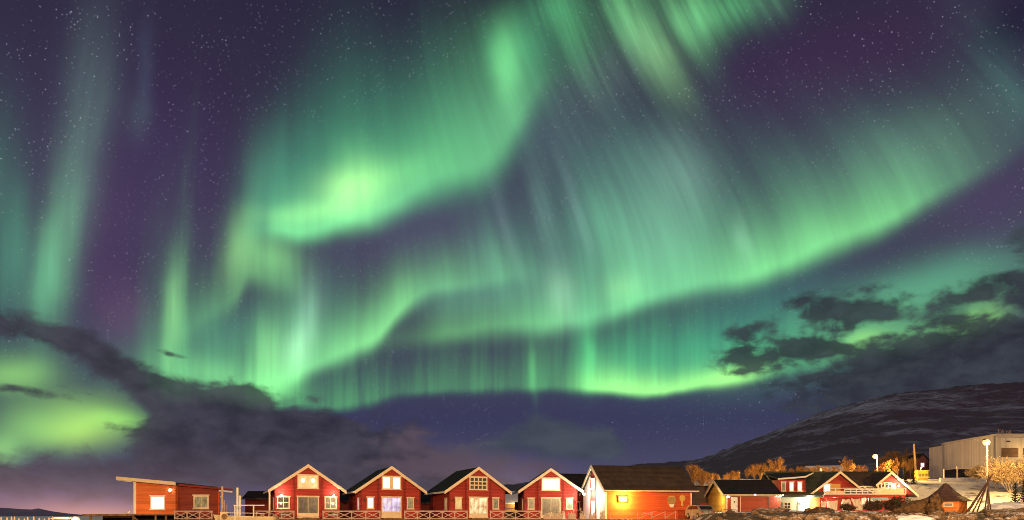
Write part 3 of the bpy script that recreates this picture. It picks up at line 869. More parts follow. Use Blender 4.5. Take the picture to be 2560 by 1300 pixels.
# floodlight under the right eave of the fourth cabin, aimed at the barn gable
fl = MB().box(-.18, .18, -.10, .10, -.10, .12).build('floodlight', DARKSTEEL, c4)
fl.location = (4.02, -.05, 3.0)
MB().box(-.15, .15, -.13, -.101, -.08, .10).build('lamp_glass', G_COLD, fl)
point('lamp_light', c4, (4.15, -1.1, 3.0), 620, (1.0, .86, .74), .15)

# ------------------------------------------------------------------ dark sheds between the cabins
def shed(label, x0, x1, D, ze, zr, wallm):
    t = thing('storage_shed', label, 'shed', ((x0 + x1) / 2, D, 0), 0, 'dark sheds standing between the cabins')
    w = (x1 - x0) / 2
    MB().prismx([(0, 0), (3.4, 0), (3.4, ze), (1.7, zr - .14), (0, ze)], -w, w).build('wall', wallm, t)
    MB().prismx([(-.35, ze - .12), (1.7, zr), (3.75, ze - .12), (3.75, ze - .26), (1.7, zr - .14), (-.35, ze - .26)], -w - .3, w + .3).build('roof', ROOF, t)
    MB().box(-w - .3, w + .3, -.40, -.352, ze - .30, ze - .14).build('gutter', DARKSTEEL, t)
    d = MB().box(-.42, .42, -.05, .01, .05, 1.95).build('door', RED_DARK, t)
    MB().box(.28, .34, -.10, -.052, .95, 1.05).build('handle', STEEL, d)
    return t
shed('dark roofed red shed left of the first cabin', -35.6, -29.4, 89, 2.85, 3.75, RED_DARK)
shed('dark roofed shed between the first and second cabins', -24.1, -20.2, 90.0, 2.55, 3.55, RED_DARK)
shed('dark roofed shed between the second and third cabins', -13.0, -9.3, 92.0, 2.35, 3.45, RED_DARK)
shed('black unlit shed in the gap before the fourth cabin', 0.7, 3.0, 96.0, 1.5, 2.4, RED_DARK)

# dark roofed house behind the fourth cabin
t = thing('dark_roofed_house', 'dark roofed house half hidden between the fourth cabin and the barn', 'house', W(1432, 1297, 104) * Vector((1, 1, 0)), R(8))
MB().prismx([(0, 0), (6, 0), (6, 4.4), (3, 6.9), (0, 4.4)], -2.9, 3.2).build('wall', RED_DARK, t)
MB().prismx([(-.5, 4.15), (3, 7.15), (6.5, 4.15), (6.5, 3.95), (3, 6.95), (-.5, 3.95)], -3.2, 3.5).build('roof', ROOF, t)
window(t, .6, 0, 1.2, 2.6, 1.1, 2, 1, GLASS_DARK)
# distant snow roofed house lit orange, seen in the gap right of the third cabin
t = thing('snow_roofed_house', 'far snow roofed house with a lit porch, seen right of the third cabin', 'house', W(1290, 1275, 150), R(-6))
MB().prismx([(0, -2), (5, -2), (5, 1.8), (2.5, 4.1), (0, 1.8)], -3.2, 3.2).build('wall', mat('far_ochre_wall', (.42, .26, .10), (.5, .32, .14)), t)
MB().prismx([(-.5, 1.55), (2.5, 4.35), (5.5, 1.55), (5.5, 1.35), (2.5, 4.15), (-.5, 1.35)], -3.5, 3.5).build('roof', SNOW, t)
window(t, .5, 0, .2, 1.3, 1.4, 2, 1, P_WARM)
pr = MB().box(-3.2, 3.2, -1.9, -.01, -.45, -.25).box(-3.2, 3.2, -1.9, -1.82, .25, .38).build('porch', CREAM, t)
point('porch_light', t, (-.5, -1.3, 1.2), 160, (1, .66, .26), .15)

# ------------------------------------------------------------------ rail fence with crossed braces, one per stretch
def rail(label, px0, px1, D=70.6, n=None, h=.88, top=True):
    x0, x1 = (px0 - 1280) / F * D, (px1 - 1280) / F * D
    n = n or max(1, round((x1 - x0) / 1.42))
    t = thing('rail_fence', label, 'fence', (x0, D, 0), 0, 'crossed rail fences along the quay edge')
    L_ = x1 - x0
    for k in range(n + 1):
        x = L_ * k / n
        MB().box(x - .055, x + .055, -.05, .05, 0, h + .02).build('post', PALEWOOD, t)
    MB().box(-.08, L_ + .08, -.075, -.052, h - .08, h + .035).box(-.05, L_ + .05, -.07, -.052, .06, .13).build('top_rail', PALEWOOD, t)
    for k in range(n):
        a, b = L_ * k / n, L_ * (k + 1) / n
        MB().bar((a, -.085, .12), (b, -.085, h - .1), .022, .07, (0, 0, 1)).bar((a, -.11, h - .1), (b, -.11, .12), .022, .07, (0, 0, 1)).build('cross_brace', PALEWOOD, t)
    return t
rail('crossed rail fence before the low cabin by the boat', 437, 530)
rail('crossed rail fence between the boat and the first cabin door', 641, 735)
rail('crossed rail fence from the first cabin door to the second', 808, 950)
rail('crossed rail fence from the second cabin door to the third', 1012, 1168)
rail('crossed rail fence from the third cabin door towards the fourth', 1226, 1352)
# plain pole rail before the barn
t = thing('pole_rail', 'crooked pole rail with leaning braces before the orange barn', 'fence', (W(1525, 1297, 70.4).x, 70.4, 0))
Lr = 205 / F * 70.4
for x in (0, 2.9, 4.4, 5.8, 6.9, Lr):
    MB().tube((x, 0, 0), (x + .03, 0, .85), .05, .04, 6).build('post', PALEWOOD, t)
for (a, za, b, zb) in ((.25, .05, 1.4, .82), (1.5, .08, 2.7, .88), (2.95, .1, 4.3, .6), (3.3, .5, 4.9, .85), (4.4, .2, 5.8, .8), (5.8, .1, 6.9, .85), (0, .1, 2.2, .1), (3.4, .75, 4.3, .5)):
    MB().tube((a, -.07, za), (b, -.07, zb), .034, .026, 6).build('brace', PALEWOOD, t)

# ------------------------------------------------------------------ barn with the gable lit white
bx, by = 10.35, 75.6
t = thing('red_barn', 'long orange red barn with dark roof and white lit gable', 'barn', (bx, by, 0), R(10.7))
BL, BD = 11.0, 9.0
ze, zr = 3.36, 6.45
MB().prismx([(.25, 0), (BD - .25, 0), (BD - .25, ze + .02), (BD / 2, zr - .28), (.25, ze + .02)], .35, BL - .2).build('wall', ORANGE_RED, t)
sl = (zr - ze + .12) / (BD / 2 + .35)
MB().prismx([(-.35, ze - .05), (BD / 2, zr), (BD / 2, zr - .22), (-.35, ze - .27)], 0, BL + .45).build('roof', ROOF_BROWN, t)
MB().prismx([(BD + .35, ze - .05), (BD / 2, zr), (BD / 2, zr - .22), (BD + .35, ze - .27)], 0, BL + .45).build('roof', ROOF_BROWN, t)
MB().prismx([(-.40, ze - .03), (BD / 2, zr + .05), (BD / 2, zr - .42), (-.40, ze - .48)], -.07, -.003).build('barge_board', CREAM, t)
MB().prismx([(BD + .40, ze - .03), (BD / 2, zr + .05), (BD / 2, zr - .42), (BD + .40, ze - .48)], -.07, -.003).build('barge_board', CREAM, t)
MB().box(.0, BL + .45, -.46, -.355, ze - .22, ze - .08).build('gutter', CREAM, t)
# gable: white boarding each side of a red strip with the window and door
def gz(y): return zr - .34 - sl * abs(y - BD / 2)
for (a, b) in ((.28, 3.3), (5.9, BD - .28)):
    MB().prismx([(a, 0), (b, 0), (b, gz(b)), (a, gz(a))], .26, .347).build('gable_boarding', WHITE, t)
MB().prismx([(3.3, 0), (5.9, 0), (5.9, gz(5.9)), (BD / 2, gz(BD / 2)), (3.3, gz(3.3))], .30, .347).build('gable_strip', RED_DARK, t)
window(t, .297, 4.6, 3.55, 4.85, 1.5, 2, 1, P_WHITE, rz=R(-90), frame=WHITE)
gd = window(t, .297, 4.6, .1, 2.15, 1.3, 1, 1, P_WHITE, rz=R(-90), frame=WHITE, sill=False); gd.name = 'gable_door'
MB().box(.24, .42, .10, .247, 0, ze - .3).build('corner_board', WHITE, t)
MB().box(BL - .3, BL - .16, .16, .247, 0, ze - .3).build('corner_board', CREAM, t)
# lit bulkhead lamp on the long wall, glass oversized to carry its glare
wl = MB().box(-.54, .54, -.16, 0, -.30, .30).box(-.58, .58, -.22, .0, .30, .35).build('wall_lamp', DARKSTEEL, t)
wl.location = (2.35, .247, 2.25)
MB().box(-.50, .50, -.26, -.162, -.26, .26).build('lamp_glass', G_SODIUM, wl)
point('lamp_light', t, (2.35, -.55, 2.25), 2300, (1.0, .50, .10), .2)
point('floor_light', t, (-1.6, 2.6, 2.3), 420, (1.0, .84, .66), .2)
# two wall ornaments at the right end
t2 = thing('wall_shield', 'pale shield shaped ornament with white half round foot on the barn wall', 'ornament', Vector((bx, by, 0)) + Matrix.Rotation(R(10.7), 4, 'Z') @ Vector((8.35, .247, 2.05)), R(10.7))
MB().prism([(-.42, -.3), (.42, -.3), (.50, .3), (.42, .5), (-.42, .5), (-.5, .3)], -.10, -.003).build('shield', mat('brass_board', (.28, .19, .07), (.38, .26, .1)), t2)
MB().prism([(-.34, .53), (.34, .53), (.30, .64), (-.30, .64)], -.10, -.003).build('shield_cap', mat('gilt', (.55, .36, .10), (.6, .42, .14)), t2)
MB().prism([(.28 * math.cos(PI + PI * k / 10), -.32 + .40 * math.sin(PI + PI * k / 10)) for k in range(11)], -.12, -.003).build('half_round', WHITE, t2)
t3 = thing('wall_emblem', 'yellow lobed emblem with hanging drop on the barn wall', 'ornament', Vector((bx, by, 0)) + Matrix.Rotation(R(10.7), 4, 'Z') @ Vector((9.65, .247, 2.15)), R(10.7))
YEL = mat('yellow_paint', (.55, .36, .09), (.66, .46, .12))
MB().prism([((.34 + .07 * math.cos(8 * a)) * math.cos(a), .28 + (.34 + .07 * math.cos(8 * a)) * math.sin(a)) for a in [2 * PI * k / 48 for k in range(48)]], -.10, -.003).build('lobed_disc', YEL, t3)
MB().prism([(-.07, -.45), (.09, -.45), (.13, .0), (-.09, .0)], -.09, -.003).build('hanging_arm', YEL, t3)
MB().ball((.02, -.06, -.52), .15, .05, .15).build('drop', YEL, t3)

# ------------------------------------------------------------------ low cabin on the pier, far left
PD = 72.6
t = thing('timber_pier', 'timber pier on posts under the low flat roofed cabin', 'pier', (W(212, 1285, PD).x, PD, .04))
pw = (458 - 212) / F * PD
MB().box(0, pw, 0, 12, .38, .53).build('pier_deck', DECK, t)
MB().box(-.25, pw * .5, -.10, -.003, .30, .52).build('edge_beam', TIMBER, t)
MB().box(pw * .5 + .03, pw + .25, -.16, -.003, .40, .545).build('edge_beam', TIMBER, t)
MB().box(.3, pw * .47, .6, .68, .17, .22).box(.3, pw * .47, .6, .68, -.25, -.2).build('under_rail', TIMBER, t)
MB().box(.1, pw, 3.0, 3.1, -3, .37).build('under_shade', mat('pier_shade_black', (.020, .014, .010), (.035, .024, .018), boards=.2), t)  # black sheet added as the dark shade beneath the pier deck
for k, px in enumerate((223, 330, 386, 412, 441, 452)):
    x = (px - 212) / F * PD
    MB().tube((x, .25, -3), (x, .25, .38), .12, .11, 8).build('pier_post', TIMBER, t)
MB().bar((W(330, 0, PD).x - t.location.x, .1, .36), (W(346, 0, PD).x - t.location.x, .1, -.3), .14).build('brace', TIMBER, t)

t = thing('low_cabin', 'low orange red cabin with sloping flat roof at the pier', 'cabin', (W(335, 1285, 75).x, 75.0, .57), R(2))
t.scale = (75 / 62, 75 / 62, 75 / 62)
ORG = mat('orange_lit_boards', (.60, .135, .035), (.72, .18, .05), rough=.75, scale=1.1, stretch=(.4, .4, 4), boards=.24, bump=.25, boardamt=.3)  # orange lamplight is put into the front wall's board colour
w1 = (437 - 335) / F * 62.0
zt = lambda x: 3.02 - .088 * x             # underside of the sloping roof
MB().prism([(0, 0), (w1, 0), (w1, zt(w1)), (0, zt(0))], 0, 8.5).build('front_wall', ORG, t)
MB().box(-.02, .20, -.06, -.003, 0, zt(0) - .02).build('corner_board', WHITE, t)
MB().prism([(-1.30, zt(-1.3) + .26), (w1 + .22, zt(w1 + .22) + .26), (w1 + .22, zt(w1 + .22) + .02), (-1.30, zt(-1.3) + .02)], -.50, 9).build('roof', mat('roof_felt', (.05, .045, .04), (.07, .06, .055)), t)
MB().prism([(-1.34, zt(-1.34) + .32), (w1 + .26, zt(w1 + .26) + .30), (w1 + .26, zt(w1 + .26) - .02), (-1.34, zt(-1.34) + .02)], -.57, -.503).build('fascia', CREAM, t)
MB().prism([(-1.30, zt(-1.3) + .017), (-.02, zt(-.02) + .017), (-.02, zt(-.02) - .06), (-1.30, zt(-1.3) - .02)], -.48, 9).build('soffit', WHITE, t)
window(t, 2.18, -.003, .42, 1.70, 1.32, 1, 1, lit('white_blind', (1, .97, .90), 3.0), frame=WHITE)
wall_lamp(t, w1 - .42, -.003, 2.2, G_WHITE, cap=WHITE)
xr0, xr1 = w1 + .003, 7.52
UNLIT_RED = mat('unlit_red_boards', (.19, .035, .022), (.26, .045, .027), rough=.8, scale=1.3, stretch=(.4, .4, 4), boards=.2, bump=.25)  # darker red puts the rear wall's lack of light into its colour
HEX = [(0, 3, 2, 1), (4, 5, 6, 7), (0, 1, 5, 4), (1, 2, 6, 5), (2, 3, 7, 6), (3, 0, 4, 7)]
def skew(x0, x1, y0, y1, z0, z1, k=.47):
    # the right end wall runs back along the shore line, not square to the front
    f0, f1 = z0 if callable(z0) else (lambda x: z0), z1
    e = x1 - k * (y1 - y0)
    return [(x0, y0, f0(x0)), (x1, y0, f0(x1)), (e, y1, f0(e)), (x0, y1, f0(x0)), (x0, y0, f1(x0)), (x1, y0, f1(x1)), (e, y1, f1(e)), (x0, y1, f1(x0))]
MB().add(skew(xr0, xr1, .5, 7.4, -.47, lambda x: zt(x) - .05), HEX).build('rear_wall', UNLIT_RED, t)
MB().add(skew(xr0 + .2, xr1 + 1.5, .10, 7.8, lambda x: zt(x) - .03, lambda x: zt(x) + .14), HEX).build('rear_roof', RED_DARK, t)
MB().prism([(xr1 + .05, zt(xr1 + .05) - .05), (xr1 + 1.3, zt(xr1 + 1.3) - .07), (xr1 + 1.3, zt(xr1 + 1.3) - .22), (xr1 + .05, zt(xr1 + .05) - .22)], .5, .58).build('porch_board', WHITE, t)
MB().box(xr1 + .003, xr1 + .13, .45, .58, -.1, zt(xr1) - .25).build('porch_post', ORANGE_RED, t)
MB().ball((xr1 + .34, .45, 1.62), .18, .10, .12).build('porch_lamp', CREAM, t)
window(t, 5.95, .497, .48, 1.78, 1.42, 2, 1, P_CURT, fw=.15)
point('wall_wash', t, (1.2, -1.6, .35), 60, (1.0, .70, .32), .2)

# white gull on the pier
t = thing('gull', 'white gull standing on the pier left of the low cabin', 'gull', (W(321, 1284, 73.2).x, 73.2, .57))
gm = MB().ball((-.06, 0, .17), .17, .075, .075).ball((.09, 0, .27), .06, .05, .055).tube((.05, 0, .19), (.09, 0, .27), .045, .04, 8).tube((-.2, 0, .18), (-.34, 0, .16), .04, .01, 6)
gm.build('body', WHITE, t, smooth=True)
MB().tube((.14, 0, .27), (.21, 0, .255), .016, .004, 6).build('beak', YEL, t)
for s in (-1, 1):
    MB().tube((-.02, s * .03, 0), (-.02, s * .03, .11), .010, .010, 5).build('leg', YEL, t)

# ------------------------------------------------------------------ boat moored by the quay, and its posts
bd = 66.0
def BX(px): return (px - 1280) / F * bd
t = thing('moored_boat', 'pale boat with pointed bow moored below the first cabin', 'boat', (BX(533), bd, -.75))
lb = BX(690) - BX(533)
hull_st = []
for k in range(13):
    s = k / 12
    x = lb * s
    hw_ = 1.1 * (1 - (1 - s) ** 2.2) * (1 if s < .85 else 1 - (s - .85) * .8)
    zg = 1.25 - .20 * min(1, s / .45) ** .8
    hull_st.append((x, hw_, zg))
hv, hf = [], []
for (x, hw_, zg) in hull_st:
    for (ky, kz) in ((-1, 1.0), (-.92, .55), (-.6, .1), (0, -.1), (.6, .1), (.92, .55), (1, 1.0)):
        hv.append((x + (1 - kz) * .45 * (1 - x / lb), ky * hw_, zg * kz if kz > 0 else -.15))
for k in range(12):
    for j in range(6):
        a = k * 7 + j
        hf.append((a, a + 1, a + 8, a + 7))
hf.append(tuple(range(7))); hf.append(tuple(range(12 * 7 + 6, 12 * 7 - 1, -1)))
MB().add(hv, hf).build('hull', mat('pale_hull', (.66, .52, .28), (.76, .62, .36), rough=.4), t, smooth=True)
dk = MB()
for (a, b) in zip(hull_st, hull_st[1:]):
    dk.add([(a[0], -a[1] * .96, a[2] - .04), (b[0], -b[1] * .96, b[2] - .04), (b[0], b[1] * .96, b[2] - .04), (a[0], a[1] * .96, a[2] - .04)], [(0, 1, 2, 3)])
dk.build('boat_deck', WHITE, t)
MB().bar((BX(592) - BX(533), -.7, 2.15), (BX(668) - BX(533), -.7, 2.15), .09).build('top_rail', WHITE, t)
MB().bar((BX(575) - BX(533), -.72, 1.42), (BX(668) - BX(533), -.72, 1.36), .05).bar((BX(575) - BX(533), -.74, 1.12), (BX(640) - BX(533), -.74, 1.05), .05).build('side_rail', WHITE, t)
for px in (595, 641):
    MB().box(BX(px) - BX(533) - .05, BX(px) - BX(533) + .05, -.75, -.65, .6, 2.15).build('rail_post', WHITE, t)
MB().tube((BX(567) - BX(533), -.6, 1.05), (BX(567) - BX(533), -.45, 1.05), .28, .28, 14).build('winch_drum', TIMBER, t)
MB().box(BX(556) - BX(533), BX(573) - BX(533), -.5, -.3, .75, 1.5).build('winch_frame', CREAM, t)
MB().ball((BX(617) - BX(533), -.5, .85), .42, .2, .14).build('outboard_cover', WHITE, t)
for (lab, px, yt, r_) in (('tall pale mooring post in front of the low cabin end', 555.5, 1216, .11), ('tallest pale mooring post beside the boat rail', 593.5, 1219, .11),
                          ('shorter pale mooring post right of the tallest one', 600, 1239, .10), ('small grey post behind the boat winch', 560.5, 1250, .055), ('smallest grey post right of the boat winch', 567.5, 1262, .05)):
    D_ = 67.4 if px not in (560.5, 567.5) else 69.0
    p = W(px, yt, D_)
    o = MB().tube((0, 0, 0), (0, 0, p.z + 2.4), r_ * 1.15, r_, 10).build('mooring_post', PALEWOOD if px < 590 else WHITE, None)
    o.location = (p.x, D_, -2.4)
    tag(o, lab, 'post', 'mooring posts by the boat')

# far left: picket fence on a low jetty, small cabin boat
jd = 50.0
jt = MB().box(W(-260, 0, jd).x, W(196, 0, jd).x, jd - .2, jd + 2.4, -.95, -.80)
for px in range(-250, 190, 55):
    jt.tube((W(px, 0, jd).x, jd + .3, -3), (W(px, 0, jd).x, jd + .3, -.95), .12, .12, 8)
tag(jt.build('jetty', DECK), 'low timber jetty carrying the picket fence at far left', 'jetty')
t = thing('picket_fence', 'pale picket fence with snowy tips on the low jetty', 'fence', (W(-250, 0, jd).x, jd, -.80))
fl_ = W(140, 0, jd).x - W(-250, 0, jd).x
pk = MB(); k = 0; x = 0.0
prng = random.Random(3)
while x < fl_:
    h = 1.02 + prng.uniform(-.05, .13)
    lean = prng.uniform(-.05, .05)
    pk.add([(x, 0, 0), (x + .10, 0, 0), (x + .10 + lean, 0, h - .1), (x + .05 + lean, 0, h), (x + lean, 0, h - .1),
            (x, .025, 0), (x + .10, .025, 0), (x + .10 + lean, .025, h - .1), (x + .05 + lean, .025, h), (x + lean, .025, h - .1)],
           [(0, 1, 2, 3, 4), (9, 8, 7, 6, 5), (0, 5, 6, 1), (1, 6, 7, 2), (2, 7, 8, 3), (3, 8, 9, 4), (4, 9, 5, 0)])
    x += prng.uniform(.26, .46)
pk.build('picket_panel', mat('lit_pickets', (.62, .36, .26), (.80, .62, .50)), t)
MB().box(0, fl_, .028, .075, .25, .33).box(0, fl_, .028, .075, .72, .80).build('fence_rail', PALEWOOD, t)
t = thing('cabin_boat', 'white roofed cabin boat beside the end of the picket fence', 'boat', (W(160, 0, 54).x, 54, -2.0))
cbv = MB()
cbv.prism([(-1.6, .2), (2.0, .2), (2.3, 1.2), (-1.4, 1.2), (-2.2, 1.3)], -.8, .8).build('hull', WHITE, t)
MB().prism([(-.55, 1.2), (.75, 1.2), (.72, 2.12), (-.35, 2.12)], -.6, .6).build('wheelhouse', mat('boat_red', (.45, .12, .07), (.5, .15, .08)), t)
MB().prism([(-.60, 2.12), (.82, 2.14), (.78, 2.24), (-.30, 2.26), (-.52, 2.20)], -.72, .72).build('boat_roof', WHITE, t)
MB().box(-.2, .55, -.63, -.603, 1.6, 2.0).build('pane', P_WARM, t)
MB().ball((1.15, -.3, 1.9), .38, .3, .42).build('canvas_bundle', WHITE, t)
point('deck_light', t, (1.2, -1.4, 2.4), 140, (1, .75, .45), .1)

# ------------------------------------------------------------------ low cottage right of the barn
GX = 0.60
t = thing('red_cottage', 'low brown red cottage with black roof and yellow lit gable', 'cottage', (24.55, 77.6, GX), R(2))
CL_, CD = 6.85, 6.2
ze, zr = 2.45, 4.15
sl = (zr - ze) / (CD / 2)
MB().prismx([(.1, -.6), (CD, -.6), (CD, ze), (CD / 2, zr - .25), (.1, ze)], .35, CL_).build('wall', BRICK, t)
MB().prismx([(-.42, ze - .18), (CD / 2, zr), (CD / 2, zr - .2), (-.42, ze - .38)], -.1, CL_ + .05).build('roof', ROOF, t)
MB().prismx([(CD + .42, ze - .18), (CD / 2, zr), (CD / 2, zr - .2), (CD + .42, ze - .38)], -.1, CL_ + .05).build('roof', ROOF, t)
MB().prismx([(-.46, ze - .16), (CD / 2, zr + .05), (CD / 2, zr - .33), (-.46, ze - .52)], -.17, -.103).build('barge_board', CREAM, t)
MB().prismx([(CD + .46, ze - .16), (CD / 2, zr + .05), (CD / 2, zr - .33), (CD + .46, ze - .52)], -.17, -.103).build('barge_board', CREAM, t)
MB().prismx([(.12, -.5), (CD - .1, -.5), (CD - .1, ze - .05), (CD / 2, zr - .3), (.12, ze - .05)], .30, .347).build('gable_boarding', mat('yellow_lit_boards', (.62, .34, .07), (.7, .42, .10), boards=.2), t)  # yellow lamplight is put into the gable's board colour
MB().box(-.1, CL_ + .05, -.54, -.425, ze - .34, ze - .20).box(.45, CL_, -.02, .097, ze - .42, ze - .26).build('gutter', CREAM, t)
dr = MB().box(.95, 1.72, .03, .097, -.1, 1.95).build('door', WHITE, t)
MB().box(1.28, 1.38, -.02, .027, 1.3, 1.48).build('door_glass', GLASS_DARK, dr)
MB().box(1.6, 1.66, -.03, .027, .85, .95).build('handle', DARKSTEEL, dr)
MB().box(.36, .52, .0, .097, -.5, ze - .3).box(2.02, 2.10, .0, .097, -.5, ze - .3).build('corner_board', CREAM, t)
MB().box(1.78, 2.0, .05, .097, -.5, 1.95).build('side_board', RED_DARK, t)
MB().tube((5.35, .03, -.5), (5.35, .03, ze - .3), .045, .045, 8).build('downpipe', DARKSTEEL, t)
lm = wall_lamp(t, 6.72, .097, 2.05, G_COLD); point('lamp_light', t, (6.75, -.5, 2.05), 150, (.90, .95, 1.0), .1)
lm = wall_lamp(t, .55, .0, 1.95, G_WHITE); point('lamp_light', t, (-.75, 1.0, 1.7), 130, (1.0, .80, .30), .15)
MB().ball((3.55, -.60, ze - .24), .09, .05, .09).build('blue_bulb', lit('violet_bulb', (.5, .42, 1.0), 7.0), t)

# small dark annex between barn and cottage
t = thing('dark_annex', 'dark flat fronted annex standing between barn and cottage', 'annex', (W(1731, 0, 84).x, 84, 0))
aw = (1775 - 1731) / F * 84
MB().box(0, aw, 0, 5, 0, 4.0).build('wall', mat('dark_boards', (.05, .032, .026), (.07, .045, .036), boards=.2), t)
MB().box(-.15, aw + .15, -.2, 5.2, 4.0, 4.16).build('roof', ROOF, t)
MB().box(1.0, 1.9, -.05, -.003, .1, 2.0).build('door', RED_DARK, t)

# pale car parked between barn and cottage
t = thing('parked_car', 'light grey car parked between the barn and the cottage', 'car', (W(1750, 0, 73).x, 73.0, .05), R(8))
CARP = mat('white_car_paint', (.26, .24, .22), (.30, .28, .26), rough=.3, spec=.5)
prof = [(-1.0, .35), (-1.02, .80), (-.86, .98), (-.60, 1.38), (-.30, 1.48), (.55, 1.48), (.80, 1.38), (1.0, .98), (1.06, .80), (1.04, .35)]
MB().prismx([(y * 2.0, z) for y, z in prof], -.82, .82).build('body', CARP, t)
MB().box(-.62, .62, -1.92, -1.90, .9, .905).prismx([(-1.80, 1.02), (-1.30, 1.36), (-1.26, 1.36), (-1.76, 1.0)], -.66, .66).build('rear_window', GLASS_DARK, t)
for s in (-1, 1):
    MB().prismx([(-1.45, 1.02), (-1.08, 1.38), (.95, 1.38), (1.6, 1.02)], s * .822 - .012, s * .822 + .012).build('side_window', GLASS_DARK, t)
    MB().box(s * .62 - .13, s * .62 + .13, -2.05, -2.0, .66, .84).build('tail_lamp', mat('red_lens', (.4, .03, .02), (.45, .04, .03), rough=.2), t)
    for y in (-1.25, 1.3):
        w = MB().tube((s * .74, y, .31), (s * .86, y, .31), .31, .31, 16).build('wheel', mat('tyre', (.015, .015, .015), (.02, .02, .02)), t)
        MB().tube((s * .861, y, .31), (s * .875, y, .31), .18, .17, 12).build('rim', STEEL, w)
MB().box(-.26, .26, -2.06, -2.03, .45, .56).build('number_plate', WHITE, t)

# ------------------------------------------------------------------ large red house with dormer, two gables and a long balcony
HD = 88.0
def HX(px, d=HD): return (px - 1280) / F * d
def HZ_(py, d=HD): return CAMZ + (HZ - py) / F * d
hx0 = HX(1948)
t = thing('large_red_house', 'large red house with dormer, two white edged gables and long balcony', 'house', (hx0, HD, 0))
lx = lambda px, d=HD: HX(px, d) - hx0
hz = lambda py, d=HD: HZ_(py, d)
# ground floor: mint lit wall at the left, red wall under the balcony
MB().box(lx(1952), lx(2024), .0, 8, -.3, hz(1237)).build('mint_wall', MINT, t)
MB().box(lx(2024) + .003, lx(2275), 1.6, 8.2, -.3, hz(1236)).build('ground_wall', RED, t)
MB().box(lx(2024) + .004, lx(2050), .0, 1.597, -.3, hz(1240)).build('porch_wall', ORANGE_RED, t)
# main roof (ridge along x) behind the gables
yr = 5.2
MB().prismx([(-.5, hz(1239)), (yr, hz(1172)), (yr, hz(1172) - .2), (-.5, hz(1239) - .22)], lx(1948), lx(2100, 92)).build('roof', ROOF_GREEN, t)
MB().prismx([(1.2, hz(1217)), (yr, hz(1176)), (yr, hz(1176) - .2), (1.2, hz(1217) - .2)], lx(2100, 92), lx(2234, 91)).build('roof', ROOF_BROWN, t)
MB().prismx([(yr, hz(1172)), (10.5, hz(1239)), (10.5, hz(1239) - .2), (yr, hz(1172) - .2)], lx(1948), lx(2234, 91)).build('rear_roof', ROOF, t)
MB().box(lx(2135), lx(2200), 1.08, 1.18, hz(1215) - .12, hz(1215) + .06).build('gutter', WHITE, t)
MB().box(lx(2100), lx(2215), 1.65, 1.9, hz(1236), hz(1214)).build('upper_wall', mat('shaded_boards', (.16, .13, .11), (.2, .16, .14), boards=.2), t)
# dormer with three windows
dz0, dz1 = hz(1230.5), hz(1199)
dw0, dw1 = lx(1944.5), lx(2010)
dm = MB().box(dw0, dw1, -.25, 3.4, dz0, dz1 - .02).build('dormer', RED, t)
MB().prismx([(-.25, dz0), (3.8, dz0), (3.8, dz1 + 1.2), (-.25, dz1)], dw1 + .003, dw1 + .05).build('dormer_cheek', RED, dm)
MB().add([(dw0 - .15, -.5, dz1), (dw1 - .1, -.5, dz1 + .28), (dw1 + 3.2, 4.4, dz1 + 1.12), (dw0 - .15, 4.4, dz1 + .9),
          (dw0 - .15, -.5, dz1 + .14), (dw1 - .1, -.5, dz1 + .42), (dw1 + 3.2, 4.4, dz1 + 1.26), (dw0 - .15, 4.4, dz1 + 1.04)],
         [(0, 3, 2, 1), (4, 5, 6, 7), (0, 1, 5, 4), (1, 2, 6, 5), (2, 3, 7, 6), (3, 0, 4, 7)]).build('dormer_roof', ROOF, dm)
fm = MB().bar((dw0 - .2, -.55, dz1 + .05), (dw1 - .08, -.55, dz1 + .33), .06, .2).bar((dw1 - .06, -.53, dz1 + .33), (dw1 + 3.25, 4.4, dz1 + 1.18), .06, .2)
fm.build('fascia', WHITE, dm)
MB().prismx([(-.4, dz0), (4.0, dz0 + 2.2), (4.0, dz1 + 1.05), (-.4, dz1 + .25)], dw1 + .055, dw1 + .08).build('cheek_boards', RED_DARK, dm)
for i, px in enumerate((1956.5, 1976.5, 1997)):
    window(t, lx(px), -.253, hz(1228.5), hz(1205), .60, 1, 1, (P_CURT, P_BRIGHT, P_BRIGHT)[i], fw=.09)
# first gable
def gable(apx, apy, lpx, lpy, rpx, rpy, yf, depth, nm):
    ax, az = lx(apx), hz(apy)
    l_, lz_ = lx(lpx), hz(lpy)
    r_, rz_ = lx(rpx), hz(rpy)
    g = MB().prism([(l_ + .3, lz_ + .05), (r_ - .3, rz_ + .05), (ax, az - .32)], yf, yf + depth).build('gable_wall', RED, t)
    MB().prism([(ax, az), (l_, lz_), (l_, lz_ - .2), (ax, az - .2)], yf - .42, yf + depth).build('gable_roof', ROOF_GREEN if nm else ROOF_BROWN, t)
    MB().prism([(ax, az), (r_, rz_), (r_, rz_ - .2), (ax, az - .2)], yf - .42, yf + depth).build('gable_roof', ROOF_BROWN, t)
    MB().prism([(ax, az + .06), (l_ - .05, lz_ + .06), (l_ - .05, lz_ - .26), (ax, az - .30)], yf - .50, yf - .423).build('barge_board', CREAM, t)
    MB().prism([(ax, az + .06), (r_ + .05, rz_ + .06), (r_ + .05, rz_ - .26), (ax, az - .30)], yf - .50, yf - .423).build('barge_board', CREAM, t)
gable(2100, 1178.5, 2022, 1238, 2153, 1223, .35, 5.0, 1)
gable(2230.5, 1179, 2192, 1212, 2296, 1238, .55, 5.2, 0)
window(t, lx(2070), .347, hz(1232), hz(1209.5), .98, 1, 1, P_WHITE, fw=.10)
MB().box(lx(2080), lx(2104), .30, .347, hz(1232), hz(1209)).build('balcony_door', mat('ochre_door', (.56, .30, .06), (.64, .36, .09)), t)
